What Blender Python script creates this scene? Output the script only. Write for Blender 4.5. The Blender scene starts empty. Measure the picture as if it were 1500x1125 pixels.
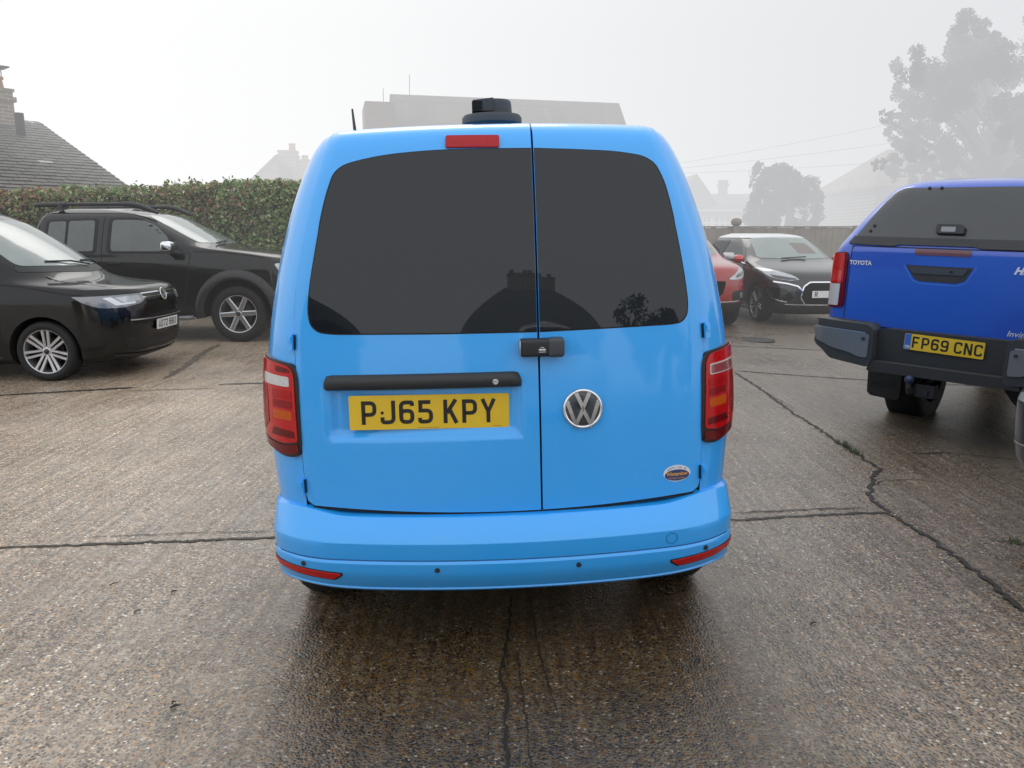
import bpy, bmesh, math, random
from mathutils import Vector, Matrix, Euler
from mathutils.geometry import delaunay_2d_cdt
random.seed(7)
SC = bpy.context.scene
COL = SC.collection
rad = math.radians

# ------------------------------------------------------------------ helpers
def link(o, parent=None):
    COL.objects.link(o)
    if parent is not None:
        o.parent = parent
    return o

def mesh_obj(name, verts, faces, mat, parent=None, smooth=False, normals=None, fmat=None):
    me = bpy.data.meshes.new(name)
    me.from_pydata([tuple(v) for v in verts], [], faces)
    mats = mat if isinstance(mat, (list, tuple)) else [mat]
    for m in mats:
        me.materials.append(m)
    if fmat:
        me.polygons.foreach_set('material_index', fmat)
    me.polygons.foreach_set('use_smooth', [smooth] * len(me.polygons))
    me.update()
    if normals:
        me.normals_split_custom_set_from_vertices([tuple(n) for n in normals])
    return link(bpy.data.objects.new(name, me), parent)

def auto_smooth(o, deg=35):
    me = o.data
    bm = bmesh.new(); bm.from_mesh(me)
    a = rad(deg)
    for f in bm.faces: f.smooth = True
    for e in bm.edges:
        if len(e.link_faces) == 2 and e.calc_face_angle(0) > a: e.smooth = False
    bm.to_mesh(me); bm.free()
    return o

def thing(name, label, cat, mat=None, group=None):
    o = bpy.data.objects.new(name, None); COL.objects.link(o)
    o.empty_display_size = .2
    if mat is not None: o.matrix_world = mat
    return tag(o, label, cat, group)

def tag(o, label, cat, group=None):
    o['label'] = label; o['category'] = cat
    if group: o['group'] = group
    return o

def structure(o):
    o['kind'] = 'structure'; return o

def pch(xs, ys):
    n = len(xs); h = [xs[i+1]-xs[i] for i in range(n-1)]; d = [(ys[i+1]-ys[i])/h[i] for i in range(n-1)]
    m = [0.0]*n; m[0] = d[0]; m[-1] = d[-1]
    for i in range(1, n-1):
        if d[i-1]*d[i] <= 0: m[i] = 0.0
        else:
            w1 = 2*h[i]+h[i-1]; w2 = h[i]+2*h[i-1]
            m[i] = (w1+w2)/(w1/d[i-1]+w2/d[i])
    def f(x):
        if x <= xs[0]: return ys[0]
        if x >= xs[-1]: return ys[-1]
        for i in range(n-1):
            if x <= xs[i+1]: break
        t = (x-xs[i])/h[i]; t2 = t*t; t3 = t2*t
        return ys[i]*(2*t3-3*t2+1)+h[i]*m[i]*(t3-2*t2+t)+ys[i+1]*(3*t2-2*t3)+h[i]*m[i+1]*(t3-t2)
    return f

def tab(*pts):
    return pch([p[0] for p in pts], [p[1] for p in pts])

def sstep(a, b, x):
    t = max(0., min(1., (x-a)/(b-a))); return t*t*(3-2*t)

def rounded(pts, r, seg=6, closed=True):
    """polygon / polyline with rounded corners; r number or list"""
    n = len(pts); out = []
    for i in range(n):
        ri = r[i] if isinstance(r, (list, tuple)) else r
        P = Vector(pts[i])
        if ri <= 0 or (not closed and i in (0, n-1)):
            out.append((P.x, P.y)); continue
        A = Vector(pts[i-1]); B = Vector(pts[(i+1) % n])
        da = (A-P); db = (B-P)
        rr = min(ri, da.length*.49, db.length*.49)
        a = P+da.normalized()*rr; b = P+db.normalized()*rr
        for k in range(seg+1):
            t = k/seg
            q = a*(1-t)**2+P*2*t*(1-t)+b*t*t
            out.append((q.x, q.y))
    return out

def densify(loop, step):
    out = []
    n = len(loop)
    for i in range(n):
        a = Vector(loop[i]); b = Vector(loop[(i+1) % n])
        L = (b-a).length
        if L < 1e-6: continue
        k = max(1, int(math.ceil(L/step)))
        for j in range(k):
            q = a.lerp(b, j/k); out.append((q.x, q.y))
    return out

def inside(p, loop):
    x, y = p; c = False; n = len(loop); j = n-1
    for i in range(n):
        xi, yi = loop[i]; xj, yj = loop[j]
        if (yi > y) != (yj > y) and x < (xj-xi)*(y-yi)/(yj-yi)+xi: c = not c
        j = i
    return c

def Snorm(S, u, v, out, e=.003):
    a = S(u+e, v)-S(u-e, v); b = S(u, v+e)-S(u, v-e)
    n = a.cross(b)
    if n.length < 1e-12: return Vector(out).normalized()
    n.normalize()
    if n.dot(Vector(out)) < 0: n = -n
    return n

def drape_geo(outline, S, out, holes=(), step=.03, off=.004, rim=.01):
    loops = [densify(outline, step)]+[densify(h, step) for h in holes]
    V = []; E = []
    for lp in loops:
        s = len(V); V += [Vector(p) for p in lp]
        E += [(s+i, s+(i+1) % len(lp)) for i in range(len(lp))]
    xs = [p[0] for p in loops[0]]; ys = [p[1] for p in loops[0]]
    nb = len(V); bpts = [tuple(v) for v in V]
    x = min(xs)+step*.5
    while x < max(xs):
        y = min(ys)+step*.5
        while y < max(ys):
            p = (x, y)
            if inside(p, loops[0]) and not any(inside(p, h) for h in loops[1:]):
                if min((p[0]-q[0])**2+(p[1]-q[1])**2 for q in bpts) > (.45*step)**2:
                    V.append(Vector(p))
            y += step
        x += step
    r = delaunay_2d_cdt(V, E, [], 0, 1e-7)
    v2, f2 = r[0], r[2]
    fs = []
    for f in f2:
        c = (sum(v2[i].x for i in f)/len(f), sum(v2[i].y for i in f)/len(f))
        if inside(c, loops[0]) and not any(inside(c, h) for h in loops[1:]): fs.append(list(f))
    P = []; N = []
    for q in v2:
        n = Snorm(S, q.x, q.y, out); P.append(S(q.x, q.y)+n*off); N.append(n)
    F = []
    for f in fs:
        a, b, c = P[f[0]], P[f[1]], P[f[2]]
        F.append(f if (b-a).cross(c-a).dot(N[f[0]]) > 0 else f[::-1])
    # boundary edges from the faces kept
    if rim > 0:
        cnt = {}
        for f in F:
            for i in range(len(f)):
                e = (f[i], f[(i+1) % len(f)]); cnt[e] = cnt.get(e, 0)+1
        be = [e for e in cnt if (e[1], e[0]) not in cnt]
        for a, b in be:
            ta = (P[b]-P[a])
            if ta.length < 1e-9: continue
            nn = ta.cross(N[a]); nn.normalize()
            s = len(P)
            P += [P[a].copy(), P[b].copy(), P[b]-N[b]*rim, P[a]-N[a]*rim]
            N += [(nn+N[a]*.9).normalized(), (nn+N[b]*.9).normalized(), nn, nn]
            F.append([s+1, s, s+3, s+2])
    return P, F, N

def drape(name, outline, S, out, mat, parent, **k):
    P, F, N = drape_geo(outline, S, out, **k)
    return mesh_obj(name, P, F, mat, parent, True, N)

def strip_geo(pts, S, out, w, off=.003, step=.03):
    q = []
    for a, b in zip(pts, pts[1:]):
        a = Vector(a); b = Vector(b); k = max(1, int((b-a).length/step))
        q += [a.lerp(b, j/k) for j in range(k)]
    q.append(Vector(pts[-1]))
    P = []; F = []
    for i, p in enumerate(q):
        d = (q[min(i+1, len(q)-1)]-q[max(i-1, 0)]).normalized(); t = Vector((-d.y, d.x))*w/2
        for s in (1, -1):
            u, v = p.x+t.x*s, p.y+t.y*s
            P.append(S(u, v)+Snorm(S, u, v, out)*off)
    for i in range(len(q)-1): F.append([2*i, 2*i+1, 2*i+3, 2*i+2])
    return P, F

def strip(name, pts, S, out, w, mat, parent, off=.003):
    P, F = strip_geo(pts, S, out, w, off)
    return mesh_obj(name, P, F, mat, parent)

def join(parts):
    V = []; F = []
    for v, f in parts:
        s = len(V); V += list(v); F += [[i+s for i in q] for q in f]
    return V, F

def box_geo(c, s, rot=None):
    V = []
    for dx in (-.5, .5):
        for dy in (-.5, .5):
            for dz in (-.5, .5):
                v = Vector((dx*s[0], dy*s[1], dz*s[2]))
                if rot: v = rot @ v
                V.append(v+Vector(c))
    return V, [[0, 1, 3, 2], [4, 6, 7, 5], [0, 4, 5, 1], [2, 3, 7, 6], [0, 2, 6, 4], [1, 5, 7, 3]]

def bevel_box(name, c, s, mat, parent, bev=.01, seg=2, rot=None):
    v, f = box_geo(c, s, rot)
    o = mesh_obj(name, v, f, mat, parent)
    bm = bmesh.new(); bm.from_mesh(o.data)
    bmesh.ops.bevel(bm, geom=list(bm.edges), offset=bev, segments=seg, profile=.6, affect='EDGES')
    bmesh.ops.recalc_face_normals(bm, faces=bm.faces)
    for q in bm.faces: q.smooth = True
    bm.to_mesh(o.data); bm.free()
    return auto_smooth(o, 50)

def tube_geo(pts, r, n=8, cap=True):
    pts = [Vector(p) for p in pts]; V = []; F = []
    rs = r if isinstance(r, (list, tuple)) else [r]*len(pts)
    up = None
    for i, p in enumerate(pts):
        d = (pts[min(i+1, len(pts)-1)]-pts[max(i-1, 0)]).normalized()
        if up is None:
            up = Vector((0, 0, 1)) if abs(d.z) < .9 else Vector((1, 0, 0))
        a = d.cross(up).normalized(); b = d.cross(a).normalized(); up = -b if (-b).dot(up) > 0 else b
        for k in range(n):
            t = 2*math.pi*k/n
            V.append(p+a*math.cos(t)*rs[i]+b*math.sin(t)*rs[i])
    for i in range(len(pts)-1):
        for k in range(n):
            F.append([i*n+k, i*n+(k+1) % n, (i+1)*n+(k+1) % n, (i+1)*n+k])
    if cap:
        F.append(list(range(n))[::-1]); s = (len(pts)-1)*n; F.append([s+k for k in range(n)])
    return V, F

def lathe_geo(prof, n=40, axis='Y', c=(0, 0, 0)):
    """prof: (axial, radius)"""
    V = []; F = []; c = Vector(c)
    for a, r in prof:
        for k in range(n):
            t = 2*math.pi*k/n
            if axis == 'Y': v = Vector((r*math.cos(t), a, r*math.sin(t)))
            else: v = Vector((r*math.cos(t), r*math.sin(t), a))
            V.append(v+c)
    for i in range(len(prof)-1):
        for k in range(n):
            F.append([i*n+k, i*n+(k+1) % n, (i+1)*n+(k+1) % n, (i+1)*n+k])
    return V, F

def fix_normals(o):
    bm = bmesh.new(); bm.from_mesh(o.data)
    bmesh.ops.recalc_face_normals(bm, faces=bm.faces)
    bm.to_mesh(o.data); bm.free(); return o

# flat ribbons for lettering -------------------------------------------------
def ribbon2(pts, w, closed=False):
    q = [Vector(p) for p in pts]; n = len(q); L = []; R = []
    for i in range(n):
        if closed: a, b = q[i-1], q[(i+1) % n]
        else: a, b = q[max(i-1, 0)], q[min(i+1, n-1)]
        d1 = (q[i]-a); d2 = (b-q[i])
        if d1.length < 1e-9: d1 = d2
        if d2.length < 1e-9: d2 = d1
        d1 = d1.normalized(); d2 = d2.normalized()
        t = (d1+d2)
        t = t.normalized() if t.length > 1e-6 else d1
        nn = Vector((-t.y, t.x)); c = max(.45, nn.dot(Vector((-d1.y, d1.x))))
        L.append(q[i]+nn*w/2/c); R.append(q[i]-nn*w/2/c)
    V = L+R; F = []
    for i in range(n if closed else n-1):
        j = (i+1) % n; F.append([i, n+i, n+j, j])
    return V, F

GL = {
 'P': [([(7,0),(7,72),(43,72),(43,33),(7,33)], [0,0,16,16,0], 0)],
 'J': [([(7,24),(7,7),(43,7),(43,79)], [0,16,16,0], 0)],
 '6': [([(7,7),(43,7),(43,44),(7,44)], 15, 1), ([(7,26),(7,72),(43,72),(43,60)], [0,16,14,0], 0)],
 '9': [([(7,35),(43,35),(43,72),(7,72)], 15, 1), ([(43,53),(43,7),(7,7),(7,19)], [0,16,14,0], 0)],
 '5': [([(42,72),(9,72),(9,44),(43,44),(43,7),(7,7),(7,20)], [0,0,0,16,16,14,0], 0)],
 'K': [([(7,0),(7,79)], 0, 0), ([(41,79),(12,34)], 0, 0), ([(20,48),(43,0)], 0, 0)],
 'Y': [([(6,79),(25,36),(44,79)], 0, 0), ([(25,40),(25,0)], 0, 0)],
 'A': [([(6,0),(25,76),(44,0)], 0, 0), ([(13,21),(37,21)], 0, 0)],
 'D': [([(7,7),(7,72),(43,72),(43,7)], [0,0,18,18], 1)],
 '7': [([(5,72),(43,72),(17,0)], 0, 0)],
 '2': [([(7,58),(7,72),(43,72),(43,46),(7,20),(7,7),(45,7)], [0,14,16,12,8,0,0], 0)],
 'B': [([(7,7),(7,72),(41,72),(41,40),(7,40)], [0,0,14,12,0], 0), ([(7,40),(43,40),(43,7),(7,7)], [0,14,16,0], 0)],
 'U': [([(7,79),(7,7),(43,7),(43,79)], [0,17,17,0], 0)],
 'F': [([(7,0),(7,72),(44,72)], 0, 0), ([(7,38),(38,38)], 0, 0)],
 'C': [([(43,56),(43,72),(7,72),(7,7),(43,7),(43,23)], [0,16,16,16,16,0], 0)],
 'N': [([(7,0),(7,79)], 0, 0), ([(9,76),(41,3)], 0, 0), ([(43,0),(43,79)], 0, 0)],
 'R': [([(7,0),(7,72),(43,72),(43,35),(7,35)], [0,0,16,16,0], 0), ([(24,35),(43,0)], 0, 0)],
 'G': [([(43,56),(43,72),(7,72),(7,7),(43,7),(43,36),(27,36)], [0,16,16,16,16,0,0], 0)],
}
def plate_text_geo(txt, h=.079, bold=13):
    """returns 2D verts/faces centred at 0, metres, and a depth layer per vertex"""
    s = h/79.; x = 0; V = []; F = []; Z = []
    for ch in txt:
        if ch == ' ': x += 33-11; continue
        for li, (p, r, cl) in enumerate(GL[ch]):
            q = rounded(p, r, 6, bool(cl)) if r else p
            v, f = ribbon2(q, bold, bool(cl))
            k = len(V); V += [((a.x+x), a.y) for a in v]; Z += [li*.00006]*len(v); F += [[i+k for i in g] for g in f]
        x += 61
    W = x-11
    return [((a-W/2)*s, (b-39.5)*s) for a, b in V], F, Z

def plate(name, M, txt, back, dark, parent, w=.52, hgt=.111, band=None, txoff=0., th=.003, mats=None):
    """M: matrix, local x right, y up, z out"""
    o = rounded([(-w/2, -hgt/2), (w/2, -hgt/2), (w/2, hgt/2), (-w/2, hgt/2)], .008, 4)
    n = len(o)
    V = [M @ Vector((a, b, th)) for a, b in o]+[M @ Vector((a, b, 0)) for a, b in o]
    F = [list(range(n))]+[[i, n+i, n+(i+1) % n, (i+1) % n] for i in range(n)]
    pl = mesh_obj(name, V, F, back, parent)
    v, f, z = plate_text_geo(txt)
    mesh_obj('characters', [M @ Vector((a+txoff, b, th+.0006+zz)) for (a, b), zz in zip(v, z)], f, dark, pl)
    return pl

def text_geo(txt, size, bold=0., italic=0., spacing=1.):
    c = bpy.data.curves.new('t', 'FONT'); c.body = txt; c.size = size; c.align_x = 'CENTER'; c.align_y = 'CENTER'
    c.offset = bold; c.shear = italic; c.space_character = spacing
    c.resolution_u = 3
    o = bpy.data.objects.new('t', c); COL.objects.link(o)
    dg = bpy.context.evaluated_depsgraph_get(); dg.update()
    me = bpy.data.meshes.new_from_object(o.evaluated_get(dg))
    V = [v.co.copy() for v in me.vertices]; F = [list(p.vertices) for p in me.polygons]
    bpy.data.objects.remove(o); bpy.data.curves.remove(c); bpy.data.meshes.remove(me)
    return V, F

def text_on(name, M, txt, size, mat, parent, bold=0., italic=0., spacing=1., lift=.001, sx=1.):
    V, F = text_geo(txt, size, bold, italic, spacing)
    return mesh_obj(name, [M @ Vector((v.x*sx, v.y, lift)) for v in V], F, mat, parent)

def frame_at(S, u, v, out, up=(0, 0, 1), off=0.):
    """matrix with z = surface normal, y ~ up"""
    n = Snorm(S, u, v, out); p = S(u, v)+n*off
    y = Vector(up)-n*Vector(up).dot(n); y.normalize(); x = y.cross(n)
    return Matrix(((x.x, y.x, n.x, p.x), (x.y, y.y, n.y, p.y), (x.z, y.z, n.z, p.z), (0, 0, 0, 1)))

# ------------------------------------------------------------------ materials
def new_mat(name):
    m = bpy.data.materials.new(name); m.use_nodes = True
    return m, m.node_tree, m.node_tree.nodes['Principled BSDF']

def simple(name, col, rough=.5, metal=0., ior=1.5, coat=0., emit=None, noise=0., nscale=8., bump=0., bscale=200., spec=None):
    m, t, b = new_mat(name)
    b.inputs['Base Color'].default_value = (*col, 1); b.inputs['Roughness'].default_value = rough
    b.inputs['Metallic'].default_value = metal; b.inputs['IOR'].default_value = ior
    b.inputs['Coat Weight'].default_value = coat; b.inputs['Coat Roughness'].default_value = .04
    if spec is not None: b.inputs['Specular IOR Level'].default_value = spec
    tc = t.nodes.new('ShaderNodeTexCoord')
    if noise:
        n = t.nodes.new('ShaderNodeTexNoise'); n.inputs['Scale'].default_value = nscale; n.inputs['Detail'].default_value = 5
        t.links.new(tc.outputs['Object'], n.inputs['Vector'])
        mx = t.nodes.new('ShaderNodeMix'); mx.data_type = 'RGBA'
        mx.inputs[6].default_value = (*[c*(1-noise) for c in col], 1); mx.inputs[7].default_value = (*[min(1, c*(1+noise)) for c in col], 1)
        t.links.new(n.outputs['Fac'], mx.inputs[0]); t.links.new(mx.outputs[2], b.inputs['Base Color'])
    if bump:
        n2 = t.nodes.new('ShaderNodeTexNoise'); n2.inputs['Scale'].default_value = bscale; n2.inputs['Detail'].default_value = 3
        t.links.new(tc.outputs['Object'], n2.inputs['Vector'])
        bp = t.nodes.new('ShaderNodeBump'); bp.inputs['Strength'].default_value = bump; bp.inputs['Distance'].default_value = .002
        t.links.new(n2.outputs['Fac'], bp.inputs['Height']); t.links.new(bp.outputs[0], b.inputs['Normal'])
    return m

def paint(name, col, dirt=.0, rough=.32, metal=.0, dirtcol=(.2, .18, .15), low=.1, high=.9, wob=.02, coat=1., spec=.5):
    """car paint: base + clear coat, damp dust film low down, faint wobble"""
    m, t, b = new_mat(name)
    b.inputs['Roughness'].default_value = rough; b.inputs['Metallic'].default_value = metal
    b.inputs['Specular IOR Level'].default_value = spec
    b.inputs['Coat Weight'].default_value = coat; b.inputs['Coat Roughness'].default_value = .05
    tc = t.nodes.new('ShaderNodeTexCoord')
    n = t.nodes.new('ShaderNodeTexNoise'); n.inputs['Scale'].default_value = 3.5; n.inputs['Detail'].default_value = 8; n.inputs['Roughness'].default_value = .65
    t.links.new(tc.outputs['Object'], n.inputs['Vector'])
    sp = t.nodes.new('ShaderNodeSeparateXYZ'); t.links.new(tc.outputs['Object'], sp.inputs[0])
    mr = t.nodes.new('ShaderNodeMapRange'); mr.inputs[1].default_value = low; mr.inputs[2].default_value = high
    mr.inputs[3].default_value = 1.; mr.inputs[4].default_value = .15
    t.links.new(sp.outputs[2], mr.inputs[0])
    r = t.nodes.new('ShaderNodeValToRGB'); r.color_ramp.elements[0].position = .35; r.color_ramp.elements[1].position = .75
    t.links.new(n.outputs['Fac'], r.inputs[0])
    ml = t.nodes.new('ShaderNodeMath'); ml.operation = 'MULTIPLY'; t.links.new(r.outputs[0], ml.inputs[0]); t.links.new(mr.outputs[0], ml.inputs[1])
    m2 = t.nodes.new('ShaderNodeMath'); m2.operation = 'MULTIPLY'; m2.inputs[1].default_value = dirt; t.links.new(ml.outputs[0], m2.inputs[0])
    mx = t.nodes.new('ShaderNodeMix'); mx.data_type = 'RGBA'; mx.inputs[6].default_value = (*col, 1); mx.inputs[7].default_value = (*dirtcol, 1)
    t.links.new(m2.outputs[0], mx.inputs[0]); t.links.new(mx.outputs[2], b.inputs['Base Color'])
    cr = t.nodes.new('ShaderNodeMath'); cr.operation = 'MULTIPLY_ADD'; cr.inputs[1].default_value = .5; cr.inputs[2].default_value = .05
    t.links.new(m2.outputs[0], cr.inputs[0]); t.links.new(cr.outputs[0], b.inputs['Coat Roughness'])
    n2 = t.nodes.new('ShaderNodeTexNoise'); n2.inputs['Scale'].default_value = 2.2; n2.inputs['Detail'].default_value = 1
    t.links.new(tc.outputs['Object'], n2.inputs['Vector'])
    bp = t.nodes.new('ShaderNodeBump'); bp.inputs['Strength'].default_value = wob; bp.inputs['Distance'].default_value = .1
    t.links.new(n2.outputs['Fac'], bp.inputs['Height']); t.links.new(bp.outputs[0], b.inputs['Coat Normal'])
    return m

M = {}
M['sky_blue'] = paint('sky_blue_paint', (.018, .372, .94), dirt=.10, rough=.4, dirtcol=(.2, .4, .6), low=.3, high=.9)
M['black'] = paint('black_paint', (.005, .005, .0055), dirt=.03, dirtcol=(.09, .085, .08), wob=.03, coat=.8, spec=.08)
M['black2'] = paint('soft_black_paint', (.007, .007, .007), dirt=.06, dirtcol=(.08, .075, .07), wob=.03, coat=.8, spec=.08)
M['blue'] = paint('deep_blue_paint', (.015, .082, .50), dirt=.05, rough=.35, dirtcol=(.1, .1, .2), wob=.03)
M['red'] = paint('red_paint', (.33, .010, .014), dirt=.06)
M['grey_metal'] = paint('dark_grey_paint', (.020, .019, .021), dirt=.03, metal=.3, dirtcol=(.1, .09, .085))
M['grey_metal2'] = paint('slate_paint', (.03, .034, .04), dirt=.25, dirtcol=(.1, .1, .1))
M['white'] = paint('white_paint', (.75, .76, .77), dirt=.1)
M['seal'] = simple('black_rubber_seal', (.004, .004, .005), .7)
M['plastic'] = simple('black_textured_plastic', (.024, .026, .028), .55, bump=.25, bscale=900)
M['plastic_grey'] = simple('dark_grey_plastic', (.035, .04, .045), .5, noise=.2, nscale=20, bump=.2, bscale=700)
M['under'] = simple('underbody_black', (.004, .004, .004), .9)
M['tyre'] = simple('tyre_rubber', (.012, .012, .012), .75, noise=.4, nscale=25, bump=.3, bscale=300)
M['glass'] = simple('dark_tinted_glass', (.009, .0125, .017), .015, ior=1.50)
M['glass2'] = simple('misted_window_glass', (.085, .098, .098), .12, ior=1.6, noise=.3, nscale=5)  # grey base holds the hazy reflection as well as the mist
M['screen'] = simple('windscreen_glass', (.20, .24, .23), .08, ior=1.9, noise=.25, nscale=3)  # pale base carries the sky reflection of the windscreens
M['canopy_glass'] = simple('canopy_glass', (.045, .05, .055), .12, ior=1.6, noise=.15, nscale=4)
M['chrome'] = simple('chrome', (.75, .76, .78), .08, 1.)
M['alloy'] = simple('silver_alloy', (.50, .50, .51), .3, .85, noise=.1)
M['alloy_dark'] = simple('dark_alloy', (.03, .03, .032), .3, .3)
M['steel'] = simple('grey_bumper_metal', (.21, .22, .235), .28, .45, noise=.12, nscale=6)
M['lens_red'] = simple('red_lens', (.46, .002, .005), .15, ior=1.4, coat=.25, noise=.15, nscale=30)
M['lens_dark'] = simple('deep_red_lens', (.12, .001, .003), .2, ior=1.35, coat=.15)
M['lens_black'] = simple('smoked_lens_rim', (.012, .002, .004), .4)
M['lens_amber'] = simple('amber_under_red_lens', (.48, .075, .004), .2, ior=1.35, coat=.1, noise=.2, nscale=90)
M['lens_white'] = simple('clear_reversing_lens', (.50, .50, .52), .15, coat=1., noise=.3, nscale=120)
M['lens_pink'] = simple('pale_red_lens', (.27, .05, .06), .15, coat=1., noise=.3, nscale=100)
M['reflector'] = simple('red_reflector', (.55, .005, .006), .3, ior=1.4, coat=.1, noise=.2, nscale=150)
M['headlamp'] = simple('headlamp_clear', (.42, .45, .48), .08, .35, coat=1., noise=.35, nscale=14)
M['headlamp_dark'] = simple('headlamp_inner', (.06, .065, .075), .1, .4, coat=1., noise=.5, nscale=18)
M['yellow_plate'] = simple('yellow_plate', (.74, .50, .018), .35, coat=.6, noise=.05, nscale=15)
M['white_plate'] = simple('white_plate', (.72, .73, .74), .35, coat=.5)
M['plate_black'] = simple('plate_character_black', (.012, .012, .012), .4)
M['plate_blue'] = simple('plate_band_blue', (.05, .14, .5), .4)
M['brake3'] = simple('brake_lens', (.36, .004, .014), .3, ior=1.4, coat=.1, noise=.25, nscale=60)
M['vent'] = simple('vent_dark_grey', (.035, .045, .055), .55, noise=.2, nscale=30)
M['sticker_white'] = simple('sticker_white', (.72, .74, .78), .4)
M['sticker_blue'] = simple('sticker_navy', (.03, .045, .16), .4)
M['sticker_gold'] = simple('sticker_gold', (.62, .33, .05), .4)
M['lock'] = simple('lock_gunmetal', (.022, .025, .030), .38, .2, bump=.1, bscale=800)
M['lock2'] = simple('lock_cap_grey', (.055, .065, .078), .4, .2)
M['letter'] = simple('bright_lettering', (.72, .74, .77), .25, .15, coat=.5)
M['badge_dark'] = simple('badge_field', (.02, .03, .04), .2, coat=1.)
M['ball_blue'] = simple('tow_ball_cap', (.02, .035, .10), .45)
M['brake_dust'] = simple('brake_disc', (.08, .075, .07), .5, .6)
M['wire'] = simple('cable_black', (.03, .03, .03), .6)

# ------------------------------------------------------------------ ground shape
def ridge_x(y): return 1.93 + (y-3.)*.065
def ground_z(x, y):
    xr = ridge_x(y)
    A = lambda q: .0232*2.2*math.tanh(q/2.2)
    if x <= xr: z = A(x)
    else: z = A(xr)-.15*math.tanh((x-xr)*.055/.15)
    f = 1-sstep(9, 18, y)*.9
    g = sstep(-9, -1, y)
    return z*f*g
GP = lambda x, y, dz=0.: Vector((x, y, ground_z(x, y)+dz))

def ground_material():
    m, t, b = new_mat('wet_aggregate_concrete'); N = t.nodes; L = t.links
    def nd(k, **kw):
        n = N.new(k)
        for a, v in kw.items(): setattr(n, a, v)
        return n
    tc = nd('ShaderNodeTexCoord')
    vo = nd('ShaderNodeTexVoronoi'); vo.inputs['Scale'].default_value = 112; vo.inputs['Randomness'].default_value = 1
    L.new(tc.outputs['Object'], vo.inputs['Vector'])
    wn = nd('ShaderNodeSeparateColor'); L.new(vo.outputs['Color'], wn.inputs[0])
    ramp = nd('ShaderNodeValToRGB'); cr = ramp.color_ramp; cr.interpolation = 'CONSTANT'
    cols = [(0, (.026, .020, .014)), (.18, (.085, .060, .040)), (.36, (.17, .128, .085)), (.52, (.065, .054, .043)), (.66, (.23, .18, .12)),
            (.78, (.25, .125, .045)), (.86, (.14, .105, .085)), (.935, (.34, .28, .20)), (.98, (.50, .47, .41))]
    while len(cr.elements) > 1: cr.elements.remove(cr.elements[-1])
    cr.elements[0].position = 0; cr.elements[0].color = (*cols[0][1], 1)
    for p, c in cols[1:]:
        e = cr.elements.new(p); e.color = (*c, 1)
    L.new(wn.outputs[0], ramp.inputs[0])
    # cement paste between the stones
    edge = nd('ShaderNodeMapRange'); edge.inputs[1].default_value = .46; edge.inputs[2].default_value = .68
    L.new(vo.outputs['Distance'], edge.inputs[0])
    pn = nd('ShaderNodeTexNoise'); pn.inputs['Scale'].default_value = 26; pn.inputs['Detail'].default_value = 8; pn.inputs['Roughness'].default_value = .7
    L.new(tc.outputs['Object'], pn.inputs['Vector'])
    pr = nd('ShaderNodeValToRGB'); pr.color_ramp.elements[0].color = (.060, .047, .035, 1); pr.color_ramp.elements[1].color = (.29, .245, .195, 1)
    pr.color_ramp.elements[0].position = .3; pr.color_ramp.elements[1].position = .72
    L.new(pn.outputs['Fac'], pr.inputs[0])
    m1 = nd('ShaderNodeMix', data_type='RGBA'); L.new(edge.outputs[0], m1.inputs[0]); L.new(ramp.outputs[0], m1.inputs[6]); L.new(pr.outputs[0], m1.inputs[7])
    # laitance patches hiding the stones
    ln = nd('ShaderNodeTexNoise'); ln.inputs['Scale'].default_value = 3.1; ln.inputs['Detail'].default_value = 9; ln.inputs['Roughness'].default_value = .68
    L.new(tc.outputs['Object'], ln.inputs['Vector'])
    lr = nd('ShaderNodeMapRange'); lr.inputs[1].default_value = .46; lr.inputs[2].default_value = .70; lr.inputs[4].default_value = .6
    L.new(ln.outputs['Fac'], lr.inputs[0])
    m2 = nd('ShaderNodeMix', data_type='RGBA'); L.new(lr.outputs[0], m2.inputs[0]); L.new(m1.outputs[2], m2.inputs[6]); L.new(pr.outputs[0], m2.inputs[7])
    # brushed streaks along the lane
    mp = nd('ShaderNodeMapping'); mp.inputs['Scale'].default_value = (34, 1.3, 1); mp.inputs['Rotation'].default_value = (0, 0, rad(-3))
    L.new(tc.outputs['Object'], mp.inputs[0])
    st = nd('ShaderNodeTexNoise'); st.inputs['Scale'].default_value = 1.; st.inputs['Detail'].default_value = 4; st.inputs['Roughness'].default_value = .6
    L.new(mp.outputs[0], st.inputs['Vector'])
    sr = nd('ShaderNodeMapRange'); sr.inputs[1].default_value = .34; sr.inputs[2].default_value = .66; sr.inputs[3].default_value = .68; sr.inputs[4].default_value = 1.2
    L.new(st.outputs['Fac'], sr.inputs[0])
    # large stains
    bn = nd('ShaderNodeTexNoise'); bn.inputs['Scale'].default_value = .55; bn.inputs['Detail'].default_value = 6; bn.inputs['Roughness'].default_value = .6
    L.new(tc.outputs['Object'], bn.inputs['Vector'])
    br = nd('ShaderNodeMapRange'); br.inputs[1].default_value = .3; br.inputs[2].default_value = .7; br.inputs[3].default_value = .72; br.inputs[4].default_value = 1.2
    L.new(bn.outputs['Fac'], br.inputs[0])
    mm0 = nd('ShaderNodeMath', operation='MULTIPLY'); L.new(sr.outputs[0], mm0.inputs[0]); L.new(br.outputs[0], mm0.inputs[1])
    # base colour gets lighter towards the left of the yard
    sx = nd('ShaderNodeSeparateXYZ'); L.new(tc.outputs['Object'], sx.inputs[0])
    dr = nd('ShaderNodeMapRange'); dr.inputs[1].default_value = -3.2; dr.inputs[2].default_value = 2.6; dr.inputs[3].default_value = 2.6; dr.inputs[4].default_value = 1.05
    L.new(sx.outputs[0], dr.inputs[0])
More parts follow.
